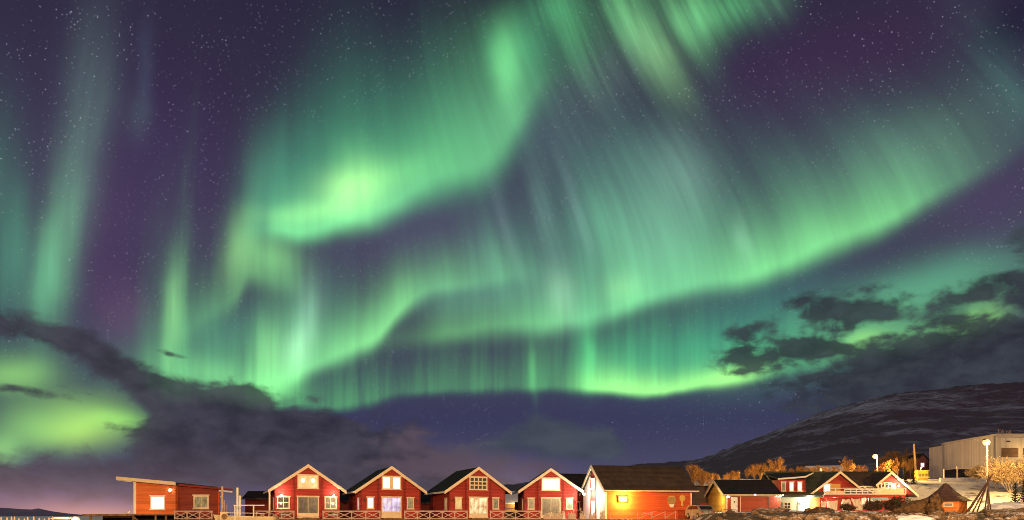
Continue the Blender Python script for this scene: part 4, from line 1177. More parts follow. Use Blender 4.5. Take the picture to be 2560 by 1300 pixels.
# arched window row of the second gable
wz0, wz1 = hz(1223.5), hz(1206)
wv = MB(); wx0, wx1 = lx(2200), lx(2243)
n_ = 16
for k in range(n_):
    a0, a1 = k / n_, (k + 1) / n_
    arch = lambda s: wz1 - .12 + .16 * math.sin(PI * s)
    wv.add([(wx0 + (wx1 - wx0) * a0, .47, arch(a0)), (wx0 + (wx1 - wx0) * a1, .47, arch(a1)), (wx0 + (wx1 - wx0) * a1, .47, arch(a1) - .12), (wx0 + (wx1 - wx0) * a0, .47, arch(a0) - .12),
            (wx0 + (wx1 - wx0) * a0, .53, arch(a0)), (wx0 + (wx1 - wx0) * a1, .53, arch(a1)), (wx0 + (wx1 - wx0) * a1, .53, arch(a1) - .12), (wx0 + (wx1 - wx0) * a0, .53, arch(a0) - .12)],
           [(0, 1, 2, 3), (7, 6, 5, 4), (0, 4, 5, 1), (3, 2, 6, 7)])
for k in range(6):
    x = wx0 + (wx1 - wx0) * k / 5
    wv.box(x - .07, x + .07, .475, .53, wz0, wz1 - .1)
wv.box(wx0, wx1, .48, .53, wz0, wz0 + .1)
for k in range(1, 3):
    wv.box(wx0, wx1, .50, .53, wz0 + .32 * k - .02, wz0 + .32 * k + .02)
aw_ = wv.build('arched_window', CREAM, t)
MB().box(wx0 + .05, wx1 - .05, .532, .548, wz0 + .05, wz1 - .05).build('pane', P_DIM, aw_)
lp = wall_lamp(t, lx(2250), .46, hz(1215), G_WHITE); point('lamp_light', t, (lx(2250), -.25, hz(1214)), 420, (1.0, .90, .62), .15)
lp = wall_lamp(t, lx(2021), -.003, hz(1243), G_WHITE); point('lamp_light', t, (lx(2021.5), -.55, hz(1244)), 650, (.93, 1.0, .78), .15)
point('lamp_light', t, (lx(2034), -.5, hz(1262)), 160, (1.0, .80, .56), .15)
# balcony
bz0, bz1 = hz(1244), hz(1235)
MB().box(lx(2053), lx(2254), -.9, 1.55, bz0, bz1 - .08).build('balcony_floor', RED, t)
br = MB()
bx0, bx1 = lx(2053), lx(2254)
br.box(bx0, bx1, -.96, -.905, bz1 - .10, bz1 + .03)
for zz in (.22, .46):
    br.box(lx(2103), lx(2190), -.94, -.905, bz1 + zz, bz1 + zz + .13)
br.box(bx0 + 0, bx1, -.95, -.905, bz1 + .68, bz1 + .76)
for px in (2053, 2080, 2103, 2118, 2132, 2147, 2160, 2175, 2190, 2254):
    br.box(lx(px) - .05, lx(px) + .05, -.95, -.905, bz1, bz1 + .72)
br.build('balcony_rail', WHITE, t)
MB().box(lx(2178), lx(2250), -.935, -.907, bz1 + .04, bz1 + .62).build('balcony_panel', CREAM, t)
MB().box(lx(2056), lx(2101), -.935, -.907, bz1 + .04, bz1 + .36).build('balcony_panel', CREAM, t)
MB().bar((lx(2180), -1.0, bz1 + .2), (lx(2204), -1.0, bz1 + 1.05), .05, .12).bar((lx(2150), -1.0, bz1 + .9), (lx(2172), -1.0, bz1 + .15), .05, .12).build('stair_rail', WHITE, t)
for px in (2060, 2160, 2166, 2222, 2252):
    MB().box(lx(px) - .08, lx(px) + .08, -.85, -.70, -.3, bz0).build('balcony_post', RED, t)
# shop front under the balcony
window(t, lx(2194), 1.597, hz(1268), hz(1243.5), 2.6, 2, 1, P_ROOM, frame=CREAM)
wd = window(t, lx(2194), -.30, hz(1251), hz(1243.5), 2.3, 1, 1, lit('green_blind', (.62, .62, .34), .7), frame=CREAM, fw=.04, sill=False); wd.name = 'awning_blind'
MB().box(lx(2221), lx(2247), 1.55, 1.597, hz(1249), hz(1245)).build('sign_board', CREAM, t)
point('porch_light', t, (lx(2195), .6, hz(1247)), 190, (1.0, .88, .62), .15)
point('porch_light', t, (lx(2085), -.2, hz(1246)), 130, (1.0, .70, .42), .15)
# mint wall details
d_ = MB().box(lx(1994), lx(2007), -.05, -.003, -.1, hz(1253)).build('door', WHITE, t)
MB().box(lx(1996), lx(1999), -.08, -.053, hz(1261), hz(1258)).build('door_glass', GLASS_DARK, d_)
window(t, lx(1968), -.003, hz(1272), hz(1256), .9, 2, 2, P_DIM, fw=.08)
MB().box(lx(1953.5), lx(1956), -.05, -.003, hz(1273), hz(1256)).build('notice_board', DARKSTEEL, t)
# pale linen and nets hung under the balcony
for i, (px0, px1, yt, yb, lab) in enumerate(((2053, 2066, 1252, 1273, 'cream cloth hung under the balcony, narrowest of four'), (2068, 2094, 1251, 1275, 'wide cream cloth hung under the balcony left part'),
                                          (2104, 2127, 1247, 1277, 'oval pale net hung under the balcony middle'), (2128, 2148, 1246, 1276, 'slanting pale net with a white float under the balcony'))):
    d0 = HD - 1.3
    cv, cf = [], []
    nx, nz = 12, 8
    for j in range(nz + 1):
        for k in range(nx + 1):
            s, r_ = k / nx, j / nz
            x = HX(px0 + (px1 - px0) * s + (10 * r_ if i == 3 else 0), d0) * 1.0
            nar = 1 - (.35 * abs(2 * r_ - 1) ** 2 if i == 2 else .1 * r_)
            xc = HX((px0 + px1) / 2 + (10 * r_ if i == 3 else 0), d0)
            x = xc + (x - xc) * nar
            z = HZ_(yt + (yb - yt) * r_ + (2.5 * math.sin(PI * s) if j == 0 else 0), d0)
            cv.append((x, d0 + .10 * math.sin(s * 15 + i), z))
    for j in range(nz):
        for k in range(nx):
            a = j * (nx + 1) + k
            cf.append((a, a + 1, a + nx + 2, a + nx + 1))
    o = MB().add(cv, cf).build('hung_cloth', mat('cream_cloth', (.70, .56, .42), (.8, .68, .54)), None, smooth=True)
    sd = o.modifiers.new('thickness', 'SOLIDIFY'); sd.thickness = .03
    tag(o, lab, 'cloth', 'cloths and nets hung under the balcony')

# ------------------------------------------------------------------ street lamps, pole, warehouse
def street_lamp(label, px, py, ppx, D, zbase, power, arm=1):
    p = W(px, py, D)
    x1 = (ppx - 1280) / F * D
    t = thing('street_lamp', label, 'street lamp', (x1, D, zbase), 0, 'sodium street lamps')
    hh = p.z - zbase
    MB().tube((0, 0, -.5), (0, 0, hh + .12), .11, .07, 10).build('post', STEEL, t)
    ax = p.x - x1
    MB().tube((0, 0, hh + .12), (ax * .6, -.25, hh + .2), .05, .04, 8).build('arm', STEEL, t)
    MB().ball((ax * .95, -.35, hh + .30), .36, .30, .12).build('lamp_head', DARKSTEEL, t)
    MB().ball((ax * .95, -.42, hh - .04), .40, .36, .36).build('lamp_glass', G_SODIUM, t)  # globe enlarged so that its shape carries the lamp's glare
    point('lamp_light', t, (ax * .95, -1.0, hh - .45), power, (1.0, .58, .17), .25)
street_lamp('tall lit street lamp rising behind the large red house', 2184, 1141, 2193, 110, 5.6, 9000)
street_lamp('tall lit street lamp before the grey warehouse', 2459.5, 1106, 2468, 80, 2.2, 7200)
# a lamp standing low behind the barn and cottages lights the birch belt
def low_lamp(label, px, py, D, zbase, power):
    p = W(px, py, D)
    t = thing('street_lamp', label, 'street lamp', (p.x, D, zbase), 0, 'sodium street lamps')
    hh = p.z - zbase
    MB().tube((0, 0, -.5), (0, 0, hh), .07, .05, 8).build('post', STEEL, t)
    MB().ball((0, -.15, hh + .02), .22, .2, .10).build('lamp_head', DARKSTEEL, t)
    MB().ball((0, -.15, hh - .06), .17, .16, .09).build('lamp_glass', G_SODIUM, t)
    point('lamp_light', t, (0, -.6, hh - .3), power, (1.0, .58, .17), .25)
low_lamp('short lit street lamp hidden behind the roof of the brown red cottage', 1862, 1203, 99, 2.4, 3200)
low_lamp('short lit street lamp behind the dormer of the large red house', 2010, 1202, 101, 2.6, 3000)
low_lamp('small lit lamp among the birches above the dormer roof', 2052, 1170, 122, 6.0, 700)
low_lamp('small lit lamp among the birches right of the barn roof', 1846, 1182, 118, 6.0, 900)
low_lamp('short lit lamp in the trees left of the grey warehouse', 2302, 1168, 114, 6.2, 500)

p = W(2285, 1110, 118); pb = W(2291, 1190, 118)
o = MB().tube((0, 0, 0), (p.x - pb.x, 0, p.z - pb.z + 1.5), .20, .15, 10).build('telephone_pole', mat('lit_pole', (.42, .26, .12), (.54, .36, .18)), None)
o.location = (pb.x, 118, pb.z - 1.5)
tag(o, 'bare leaning telephone pole left of the grey warehouse', 'pole')

WX = 81.3
t = thing('grey_warehouse', 'big grey warehouse on the snowy rise at far right', 'warehouse', (WX, 112, 6.4))
MB().box(0, 26, 0, 18, -1.5, 7.5).build('wall', GREYWALL, t)
MB().box(.003, 26, -.12, -.003, -1.5, 7.1).build('front_wall', GREYWALLX, t)
MB().box(-.10, 26.1, -.2, 14.1, 7.503, 7.75).build('roof_edge', mat('parapet', (.40, .36, .33), (.46, .42, .38)), t)
MB().box(-.06, -.003, 14.3, 18, 7.25, 7.5).build('roof_step', DARKSTEEL, t)
for (x0, x1) in ((.75, 3.55), (4.35, 8.2)):
    d_ = MB().box(x0, x1, -.20, -.123, 3.8, 5.35).build('loading_door', mat('brown_shutter', (.12, .065, .04), (.17, .10, .06), boards=.16), t)
MB().box(1.6, 2.2, -.2, -.123, 6.35, 6.55).build('wall_vent', DARKSTEEL, t)
MB().box(-.3, -.003, .1, .3, -1.5, 7.4).build('corner_post', STEEL, t)
point('door_lamp', t, (3.95, -2.2, 4.6), 260, (1.0, .62, .2), .2)
# pale sign letters on the roof edge: weathered, read as pale strokes
ANT = mat('faded_letter_paint', (.34, .25, .24), (.42, .31, .3))
def txt(s, loc, size, m, parent, name, ex=.03):
    c = bpy.data.curves.new(name, 'FONT'); c.body = s; c.size = size; c.extrude = ex; c.align_x = 'LEFT'
    tmp = bpy.data.objects.new('tmp_text', c); COL.objects.link(tmp)
    dg = bpy.context.evaluated_depsgraph_get()
    me = bpy.data.meshes.new_from_object(tmp.evaluated_get(dg))
    bpy.data.objects.remove(tmp)
    me.materials.clear(); me.materials.append(m)
    o = link(bpy.data.objects.new(name, me), parent)
    o.location = loc; o.rotation_euler = (R(90), 0, 0)
    return o
txt('TA på', (.55, .6, 7.85), .98, ANT, t, 'sign_lettering')
MB().box(.5, 3.0, .66, .72, 7.75, 7.85).bar((.9, .9, 7.75), (.9, .7, 8.5), .05).bar((2.6, .9, 7.75), (2.6, .7, 8.5), .05).build('sign_stand', DARKSTEEL, t)
# dark glazed lean-to before the warehouse on a low white wall
gd_ = 106.0
t = thing('glazed_screen', 'dark glazed screen with white posts below the warehouse wall', 'screen', (W(2360, 0, gd_).x, gd_, W(0, 1194, gd_).z))
gw = (2429 - 2360) / F * gd_
MB().box(.1, gw - .03, 0, .05, .02, 1.35).build('pane', GLASS_DARK, t)
MB().box(-.06, .06, -.08, .08, -.3, 1.3).box(gw * .47 - .10, gw * .47 + .10, -.08, .08, -.1, 1.75).box(gw - .04, gw + .04, -.08, .08, -.1, 1.5).bar((gw * .47 + .1, 0, 1.48), (gw, 0, 1.50), .08).bar((-.06, 0, 1.22), (gw * .47 - .1, 0, 1.42), .05).build('screen_frame', CREAM, t)
o = MB().box(0, (2440 - 2350) / F * gd_, 0, .4, -2.0, 0).build('retaining_wall', mat('snowy_wall', (.62, .56, .50), (.74, .70, .66)), None)
o.location = (W(2350, 0, gd_ - .4).x, gd_ - .55, W(0, 1195.5, gd_).z)
tag(o, 'low pale retaining wall under the dark glazed screen', 'wall')
# yellow lit kiosk left of the warehouse
t = thing('yellow_kiosk', 'small yellow lit kiosk at the left foot of the warehouse', 'kiosk', (W(2295, 0, 109).x, 109, W(0, 1195, 109).z))
YK = mat('yellow_panel', (.72, .50, .05), (.8, .58, .07))
MB().box(0, 1.7, 0, 1.2, -.6, 1.15).build('wall', YK, t)
MB().box(-.06, 1.76, -.12, 1.3, 1.153, 1.26).build('roof', YK, t)
for k in range(3):
    MB().box(.16 + .52 * k, .50 + .52 * k, -.05, -.003, .28, .68).build('hatch', mat('ochre_hatch', (.30, .17, .03), (.36, .22, .05)), t)
MB().box(-.05, 1.75, -.30, -.003, .06, .18).build('ledge', WHITE, t)
point('kiosk_light', t, (.85, -1.2, 1.2), 60, (1, .78, .25), .1)
t = thing('pink_window_house', 'small dark house with a pink lit window among the trees', 'house', (W(2296, 0, 135).x, 135, W(0, 1172, 135).z))
MB().prism([(-.6, -3), (2.2, -3), (2.2, 1.6), (.8, 2.9), (-.6, 1.6)], 0, 4).build('wall', mat('maroon_boards', (.13, .045, .05), (.17, .06, .06)), t)
MB().prism([(-.9, 1.4), (.8, 3.1), (2.5, 1.4), (2.5, 1.25), (.8, 2.92), (-.9, 1.25)], -.3, 4.2).build('roof', ROOF, t)
window(t, .8, -.003, .3, 1.25, .9, 1, 1, lit('pink_pane', (1, .72, .84), 1.6), fw=.1, frame=mat('pink_frame', (.5, .2, .24), (.56, .25, .28)))
# snow lit roof of a house further back
t = thing('hillside_house', 'hillside house with bright snow on its low roof', 'house', (W(2070, 0, 128).x, 128, W(0, 1184, 128).z), R(-12))
MB().prismx([(0, -2), (6, -2), (6, .4), (3, 1.5), (0, .4)], -3.2, 3.4).build('wall', mat('ochre_boards', (.40, .22, .08), (.48, .28, .1)), t)
MB().prismx([(-.5, .22), (3, 1.75), (6.5, .22), (6.5, .05), (3, 1.55), (-.5, .05)], -3.5, 3.7).build('roof', SNOW, t)
window(t, 1.0, 0, -.9, -.1, 1.2, 2, 1, P_WARM)

# ------------------------------------------------------------------ hut with the pointed six-sided roof, and the bare tipi poles
hd = 62.0
hp = W(2364, 1277, hd + 1.7)
t = thing('grill_hut', 'six sided orange hut with pointed dark roof at the shore', 'hut', (hp.x, hd + 1.7, hp.z))
rot = R(-25)
def hexp(r, z): return [(r * math.cos(rot + PI / 3 * k), r * math.sin(rot + PI / 3 * k), z) for k in range(6)]
hw_ = hexp(1.72, -.5) + hexp(1.72, .98)
MB().add(hw_, [(k, (k + 1) % 6, 6 + (k + 1) % 6, 6 + k) for k in range(6)] + [tuple(range(6)), tuple(range(11, 5, -1))]).build('wall', mat('orange_logs', (.58, .17, .03), (.68, .22, .05), boards=.17, bump=.3), t)
rv = hexp(2.18, .90) + hexp(1.35, 1.40) + hexp(.62, 2.05) + hexp(.24, 2.52) + [(0, 0, 2.66)]
rf = []
for j in range(3):
    rf += [(6 * j + k, 6 * j + (k + 1) % 6, 6 * j + 6 + (k + 1) % 6, 6 * j + 6 + k) for k in range(6)]
rf += [(18 + k, 18 + (k + 1) % 6, 24) for k in range(6)] + [tuple(range(5, -1, -1))]
MB().add(rv, rf).build('roof', mat('dark_shingles', (.075, .042, .038), (.11, .064, .055), boards=.13, boardamt=.3), t)
a_ = rot + PI / 3 * 3.5
nx, ny = math.cos(a_), math.sin(a_)
# face most turned to the viewer
best = min(range(6), key=lambda k: math.sin(rot + PI / 3 * (k + .5)))
a_ = rot + PI / 3 * (best + .5)
ap = 1.72 * math.cos(PI / 6)
window(t, ap * math.cos(a_) * 1.004, ap * math.sin(a_) * 1.004, .36, .76, .78, 1, 1, P_DIM, fw=.08, rz=a_ + PI / 2, sill=False)
point('hut_light', t, (.4, -3.6, .9), 60, (1.0, .60, .2), .15)

td = 58.0
apx = W(2471.5, 1200, td)
t = thing('tipi_poles', 'bare tipi frame of leaning poles standing beside the hut', 'tipi frame', (apx.x, td + .6, .45))
POLE = mat('dark_poles', (.085, .045, .032), (.16, .085, .055), rough=.8, stretch=(1, 1, .4), scale=5)
tops = {2414: (2483, 1184), 2421: (2479, 1190), 2430: (2481, 1187), 2443: (2474, 1193), 2470: (2471, 1188), 2477: (2467, 1190), 2461: (2474, 1192)}
for i, (px, (tx, ty)) in enumerate(tops.items()):
    db = td + .6 + (-1.2, .9, -.6, 1.4, -1.0, .4, 1.6)[i]
    dt = td + .6 + (db - td - .6) * -.08
    b_ = W(px, 1272 + (4 if i % 2 == 0 else 0), db); e_ = W(tx, ty, dt)
    off = t.location
    MB().tube((b_.x - off.x, b_.y - off.y, b_.z - off.z - .25), (e_.x - off.x, e_.y - off.y, e_.z - off.z), .062, .040, 8).build('pole', POLE, t)

# ------------------------------------------------------------------ rocks along the shore
def rock_mesh(name, m, seed, sx, sy, sz, rough=.35, sub=3, strata=0.0):
    bm = bmesh.new()
    bmesh.ops.create_icosphere(bm, subdivisions=sub, radius=1.0)
    for v_ in bm.verts:
        p_ = v_.co.copy()
        d_ = mnoise.fractal(p_ * .9 + Vector((seed * 3.1, seed * 1.7, seed)), 1.0, 2.0, 4)
        c_ = mnoise.voronoi(p_ * 1.3 + Vector((seed, 0, seed * 2)))[0]
        k = 1 + rough * d_ + .28 * (c_[1] - c_[0]) - .12
        if strata: k += strata * math.sin(p_.z * 11 + p_.x * 3 + 2 * d_)
        q_ = p_ * k
        q_.z = max(q_.z, -.55)
        v_.co = Vector((q_.x * sx, q_.y * sy, q_.z * sz))
    me = bpy.data.meshes.new(name)
    bm.to_mesh(me); bm.free()
    me.materials.append(m)
    return me
def rock_mat(name, c0, c1, snow):
    m, t_, b_ = nmat(name)
    l_ = t_.links.new
    tc = t_.nodes.new('ShaderNodeTexCoord')
    nz = tex(t_, 'ShaderNodeTexNoise', Scale=3.0, Detail=6.0, Roughness=.65); l_(tc.outputs['Object'], nz.inputs['Vector'])
    rp = t_.nodes.new('ShaderNodeValToRGB'); l_(nz.outputs[0], rp.inputs[0])
    rp.color_ramp.elements[0].position = .35; rp.color_ramp.elements[0].color = (*c0, 1)
    rp.color_ramp.elements[1].position = .68; rp.color_ramp.elements[1].color = (*c1, 1)
    g = t_.nodes.new('ShaderNodeNewGeometry'); sp = t_.nodes.new('ShaderNodeSeparateXYZ'); l_(g.outputs['Normal'], sp.inputs[0])
    ad = tex(t_, 'ShaderNodeMath', operation='MULTIPLY_ADD'); l_(nz.outputs[0], ad.inputs[0]); ad.inputs[1].default_value = .9; l_(sp.outputs[2], ad.inputs[2])
    mr = t_.nodes.new('ShaderNodeMapRange'); l_(ad.outputs[0], mr.inputs['Value']); mr.inputs['From Min'].default_value = 1.32 - snow; mr.inputs['From Max'].default_value = 1.46 - snow
    mx = t_.nodes.new('ShaderNodeMix'); mx.data_type = 'RGBA'
    l_(mr.outputs[0], mx.inputs[0]); l_(rp.outputs[0], mx.inputs[6]); mx.inputs[7].default_value = (.72, .70, .72, 1)
    l_(mx.outputs[2], b_.inputs['Base Color']); b_.inputs['Roughness'].default_value = .85
    bp = tex(t_, 'ShaderNodeBump', Strength=.6, Distance=.12); l_(nz.outputs[0], bp.inputs['Height']); l_(bp.outputs[0], b_.inputs['Normal'])
    return m
ROCKA = rock_mat('brown_rock', (.055, .034, .020), (.26, .155, .075), 0.0)
ROCKB = rock_mat('snowy_rock', (.07, .042, .028), (.28, .18, .10), .03)
ROCKC = rock_mat('dark_rock', (.030, .022, .020), (.12, .075, .050), -.1)
MOUND = rock_mat('rugged_mound', (.030, .016, .007), (.20, .105, .034), -.6)
meshes = [rock_mesh('boulder', (ROCKA, ROCKB, ROCKA, ROCKC, ROCKB, ROCKA)[k], k + 1, 1.0, .9, (.62, .55, .75, .6, .5, .8)[k]) for k in range(6)]
def rock(x, y, s, k, label, group='boulders along the shore', rz=None, sz=1.0, sink=.15):
    o = bpy.data.objects.new('boulder', meshes[k])
    COL.objects.link(o)
    o.location = (x, y, ground_z(x, y) + s * (.25 - sink))
    o.scale = (s, s, s * sz)
    o.rotation_euler = (0, 0, rng.uniform(0, 6.28) if rz is None else rz)
    return tag(o, label, 'boulder', group)
for i in range(210):
    D = rng.uniform(44.5, 62)
    px = rng.uniform(1735, 2570)
    x = (px - 1280) / F * D
    s = rng.uniform(.2, .62) * (1.1 if D < 52 else .85)
    k = rng.randrange(6)
    if 2340 < px < 2425 and D > 56: continue
    if px < 2000: s *= .75
    rock(x, D, s, k, ('brown boulder in the shore rubble', 'snow dusted boulder in the shore rubble', 'brown boulder in the shore rubble', 'dark boulder in the shore rubble', 'snow dusted boulder in the shore rubble', 'brown boulder in the shore rubble')[k],
         ('brown shore boulders', 'snow dusted shore boulders', 'brown shore boulders', 'dark shore boulders', 'snow dusted shore boulders', 'brown shore boulders')[k])
rock((1905 - 1280) / F * 68, 68, .95, 1, 'pale snow capped boulder before the brown red cottage wall', sz=.8)
rock((1945 - 1280) / F * 66, 66, 1.0, 4, 'widest snow capped boulder at the cottage corner', sz=.9)
rock((2050 - 1280) / F * 60, 60, 1.1, 3, 'dark boulder below the large red house', sz=.7)
# big brown root mound
mo = bpy.data.objects.new('driftwood_mound', rock_mesh('driftwood_mound', MOUND, 23, 2.0, 1.0, .72, rough=.5, sub=5, strata=.09))
COL.objects.link(mo)
mo.location = (W(2282, 0, 55).x, 55.5, .78); mo.rotation_euler = (R(4), R(-24), R(8))
tag(mo, 'large rugged brown mound leaning before the hut', 'mound')
mo2 = bpy.data.objects.new('driftwood_mound', rock_mesh('driftwood_mound', MOUND, 31, .55, .6, .95, rough=.6, sub=5, strata=.09))
COL.objects.link(mo2)
mo2.location = (W(2333, 0, 54.5).x, 54.5, .95)
tag(mo2, 'smaller craggy brown mound touching the hut wall side', 'mound')
sn = bpy.data.objects.new('snow_mound', rock_mesh('snow_mound', SNOW, 41, 1.5, 1.2, .45, rough=.22, sub=4))
COL.objects.link(sn); sn.location = (W(2290, 0, 46).x, 46.5, -.02)
tag(sn, 'rounded snow mound in front of the brown mound', 'snow mound')
sn = bpy.data.objects.new('snow_mound', rock_mesh('snow_mound', SNOW, 47, 2.6, 1.8, .6, rough=.2, sub=4))
COL.objects.link(sn); sn.location = (W(2535, 0, 66).x, 66.5, 1.15)
tag(sn, 'rounded snow mound below the frosted tree', 'snow mound')

# ------------------------------------------------------------------ trees
def tree_mesh(seed, h, spread, levels, tw, m_r=.055, leaves=0, leaf=.08, forks=(3, 4), droop=0.0, lean=.0, up=.55):
    r_ = random.Random(seed)
    tr, cr_ = MB(), MB()
    def grow(p, d, ln, rad, lev):
        segs = 3 if lev < 2 else 2
        q = p
        for s in range(segs):
            nd = (d + Vector((r_.uniform(-1, 1), r_.uniform(-1, 1), r_.uniform(-.5, .8))) * .16 + Vector((0, 0, -droop * lev * .08))).normalized()
            q2 = q + nd * (ln / segs)
            ra = rad * (1 - .28 * s / segs); rb = rad * (1 - .28 * (s + 1) / segs)
            (tr if lev <= 1 else cr_).tube(q, q2, max(ra, tw), max(rb, tw * .8), 5 if lev < 2 else 3, cap=False)
            q, d = q2, nd
            if lev < levels and (s > 0 or lev > 0):
                for k in range(r_.randint(*forks) - (1 if s == 0 else 0)):
                    an = r_.uniform(0, 2 * PI)
                    side = Vector((math.cos(an), math.sin(an), r_.uniform(-.1, .5)))
                    nd2 = (d * up + side * spread).normalized()
                    grow(q, nd2, ln * r_.uniform(.48, .74), rad * .52, lev + 1)
            if leaves and lev >= levels - 1:
                for k in range(leaves):
                    c = q + Vector((r_.gauss(0, 1), r_.gauss(0, 1), r_.gauss(0, 1))) * ln * .35
                    a = Vector((r_.uniform(-1, 1), r_.uniform(-1, 1), r_.uniform(-1, 1))).normalized() * leaf
                    b = Vector((r_.uniform(-1, 1), r_.uniform(-1, 1), r_.uniform(-1, 1))).normalized() * leaf * .7
                    cr_.add([c - a, c + b, c + a, c - b], [(0, 1, 2, 3)])
    grow(Vector((0, 0, -.4)), Vector((lean, 0, 1)).normalized(), h * .55, m_r * h * .25, 0)
    return tr, cr_
TREE_H = {}
def shrub_mesh(seed, h, stems, tw, leaves, leaf):
    r0 = random.Random(seed)
    T_, C_ = MB(), MB()
    for k in range(stems):
        a_, b_ = tree_mesh(seed * 10 + k, h * r0.uniform(.8, 1.0), .5, 3, tw, leaves=leaves, leaf=leaf, forks=(3, 5), up=.9, m_r=.03)
        an = 2 * PI * k / stems + r0.uniform(-.4, .4)
        m_ = Matrix.Rotation(an, 4, 'Z') @ Matrix.Rotation(R(r0.uniform(4, 40)), 4, 'Y')
        T_.add([m_ @ Vector(v_) for v_ in a_.v], a_.f); C_.add([m_ @ Vector(v_) for v_ in b_.v], b_.f)
    return T_, C_
def make_tree(name, tr, cr_, mtr, mcr):
    a = tr.build('trunk', mtr, None, fix=False); b = cr_.build('crown', mcr, None, fix=False)
    bpy.data.objects.remove(a.copy()) if False else None
    ma, mb2 = a.data, b.data
    TREE_H[mb2.name] = max(v_.co.z for v_ in mb2.vertices)
    bpy.data.objects.remove(a); bpy.data.objects.remove(b)
    return (ma, mb2)
def place_tree(pair, name, label, cat, x, y, s, rz, group=None, z=None, sz=1.0):
    t_ = thing(name, label, cat, (x, y, ground_z(x, y) if z is None else z), rz, group)
    t_.scale = (s, s, s * sz)
    for nm, me in zip(('trunk', 'crown'), pair):
        link(bpy.data.objects.new(nm, me), t_)
    return t_
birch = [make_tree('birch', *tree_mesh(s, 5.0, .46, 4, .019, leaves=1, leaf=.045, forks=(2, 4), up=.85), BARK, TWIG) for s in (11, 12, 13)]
frost = [make_tree('frost', *shrub_mesh(s, 5.0, 8, .026, 1, .06), mat('frosted_bark', (.30, .22, .16), (.55, .45, .34)), FROST) for s in (21, 22)]
def spruce_mesh(seed, h):
    r_ = random.Random(seed)
    tr = MB().tube((0, 0, -.4), (0, 0, h), .11, .02, 7)
    cr_ = MB()
    z = .25
    while z < h:
        k = 1 - z / h
        rad = (.36 * h) * k * r_.uniform(.75, 1.1) + .08
        n = int(9 + 8 * k)
        for i in range(n):
            an = 2 * PI * i / n + r_.uniform(-.3, .3)
            ln = rad * r_.uniform(.6, 1.15)
            for s in range(5):
                f0 = (s + .3) / 5
                c = Vector((math.cos(an) * ln * f0, math.sin(an) * ln * f0, z - ln * .22 * f0 + r_.uniform(-.03, .05)))
                w_ = .16 * (1 - f0 * .6) * (.6 + .7 * k)
                t1 = Vector((-math.sin(an), math.cos(an), r_.uniform(-.3, .3))) * w_
                t2 = Vector((math.cos(an), math.sin(an), -.35)) * .22
                cr_.add([c - t1 - t2 * .3, c + t2, c + t1 - t2 * .3, c - t2 * .6 + Vector((0, 0, .05))], [(0, 1, 2, 3)])
        z += .20 + .1 * k
    return tr, cr_
spruce = [make_tree('spruce', *spruce_mesh(s, 4.2), BARK, NEEDLE) for s in (31, 32)]
ordn = ['first', 'second', 'third', 'fourth', 'fifth', 'sixth', 'seventh', 'eighth', 'ninth', 'tenth', 'eleventh', 'twelfth', 'thirteenth', 'fourteenth', 'fifteenth', 'sixteenth', 'seventeenth', 'eighteenth', 'nineteenth', 'twentieth', 'twenty-first', 'twenty-second', 'twenty-third', 'twenty-fourth', 'twenty-fifth', 'twenty-sixth', 'twenty-seventh', 'twenty-eighth', 'twenty-ninth', 'thirtieth']
row = [(1733, 1166, 104), (1741, 1170, 106), (1757, 1188, 100), (1771, 1186, 103), (1790, 1190, 104), (1812, 1188, 104), (1832, 1184, 106), (1850, 1182, 108), (1868, 1176, 110), (1886, 1166, 108), (1902, 1164, 112), (1918, 1164, 108),
       (1944, 1150, 106), (1964, 1178, 108), (1982, 1176, 112), (2004, 1172, 110), (2026, 1172, 114), (2044, 1168, 112), (2062, 1172, 120), (2114, 1148, 122), (2128, 1166, 112), (2148, 1168, 108), (2168, 1172, 106), (2206, 1162, 108), (2224, 1156, 112), (2244, 1152, 112), (2262, 1160, 118), (2276, 1150, 124)]
for i, (px, py, D) in enumerate(row):
    x = (px - 1280) / F * D
    z0 = ground_z(x, D)
    h = W(px, py - 7, D).z - z0
    s = max(h, 1.6) / TREE_H[birch[i % 3][1].name]
    nm = '%s bare golden birch from the left in the lit row behind the roofs' % ordn[i]
    if i == 12: nm = 'tallest golden tree of the lit row, right of the brown red cottage roof'
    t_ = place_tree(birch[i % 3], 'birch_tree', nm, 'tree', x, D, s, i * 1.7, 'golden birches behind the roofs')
    t_.scale = (s * .8, s * .8, s * 1.05)
sr = random.Random(77)
for i in range(44):
    px = sr.uniform(1728, 2090) if i < 34 else sr.uniform(2100, 2300)
    D = sr.uniform(102, 126)
    py = (1186 if px < 1860 else 1176) - sr.uniform(0, 16)
    x = (px - 1280) / F * D
    s = max(W(px, py, D).z - ground_z(x, D), 1.6) / TREE_H[birch[i % 3][1].name]
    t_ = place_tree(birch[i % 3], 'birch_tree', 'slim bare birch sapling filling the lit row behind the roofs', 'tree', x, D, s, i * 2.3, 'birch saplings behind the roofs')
    t_.scale = (s * .62, s * .62, s)
for i, (px, py, D, lab) in enumerate(((2236, 1122, 140, 'tall bare tree on the slope right of the lit street lamp'), (2258, 1118, 144, 'tall bare tree on the slope left of the telephone pole'), (2300, 1124, 142, 'tall bare tree between telephone pole and warehouse'), (2212, 1136, 138, 'tall bare tree nearest the lit street lamp'))):
    x = (px - 1280) / F * D
    z0 = ground_z(x, D)
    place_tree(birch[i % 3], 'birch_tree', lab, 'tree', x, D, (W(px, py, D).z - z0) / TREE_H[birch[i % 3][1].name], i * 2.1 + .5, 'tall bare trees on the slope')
place_tree(spruce[0], 'spruce_tree', 'dark spruce left of the yellow kiosk', 'tree', (2262 - 1280) / F * 102, 102, .62, .4)
place_tree(spruce[1], 'spruce_tree', 'wide dark spruce below the yellow kiosk', 'tree', (2284 - 1280) / F * 100, 100, .60, 1.4)
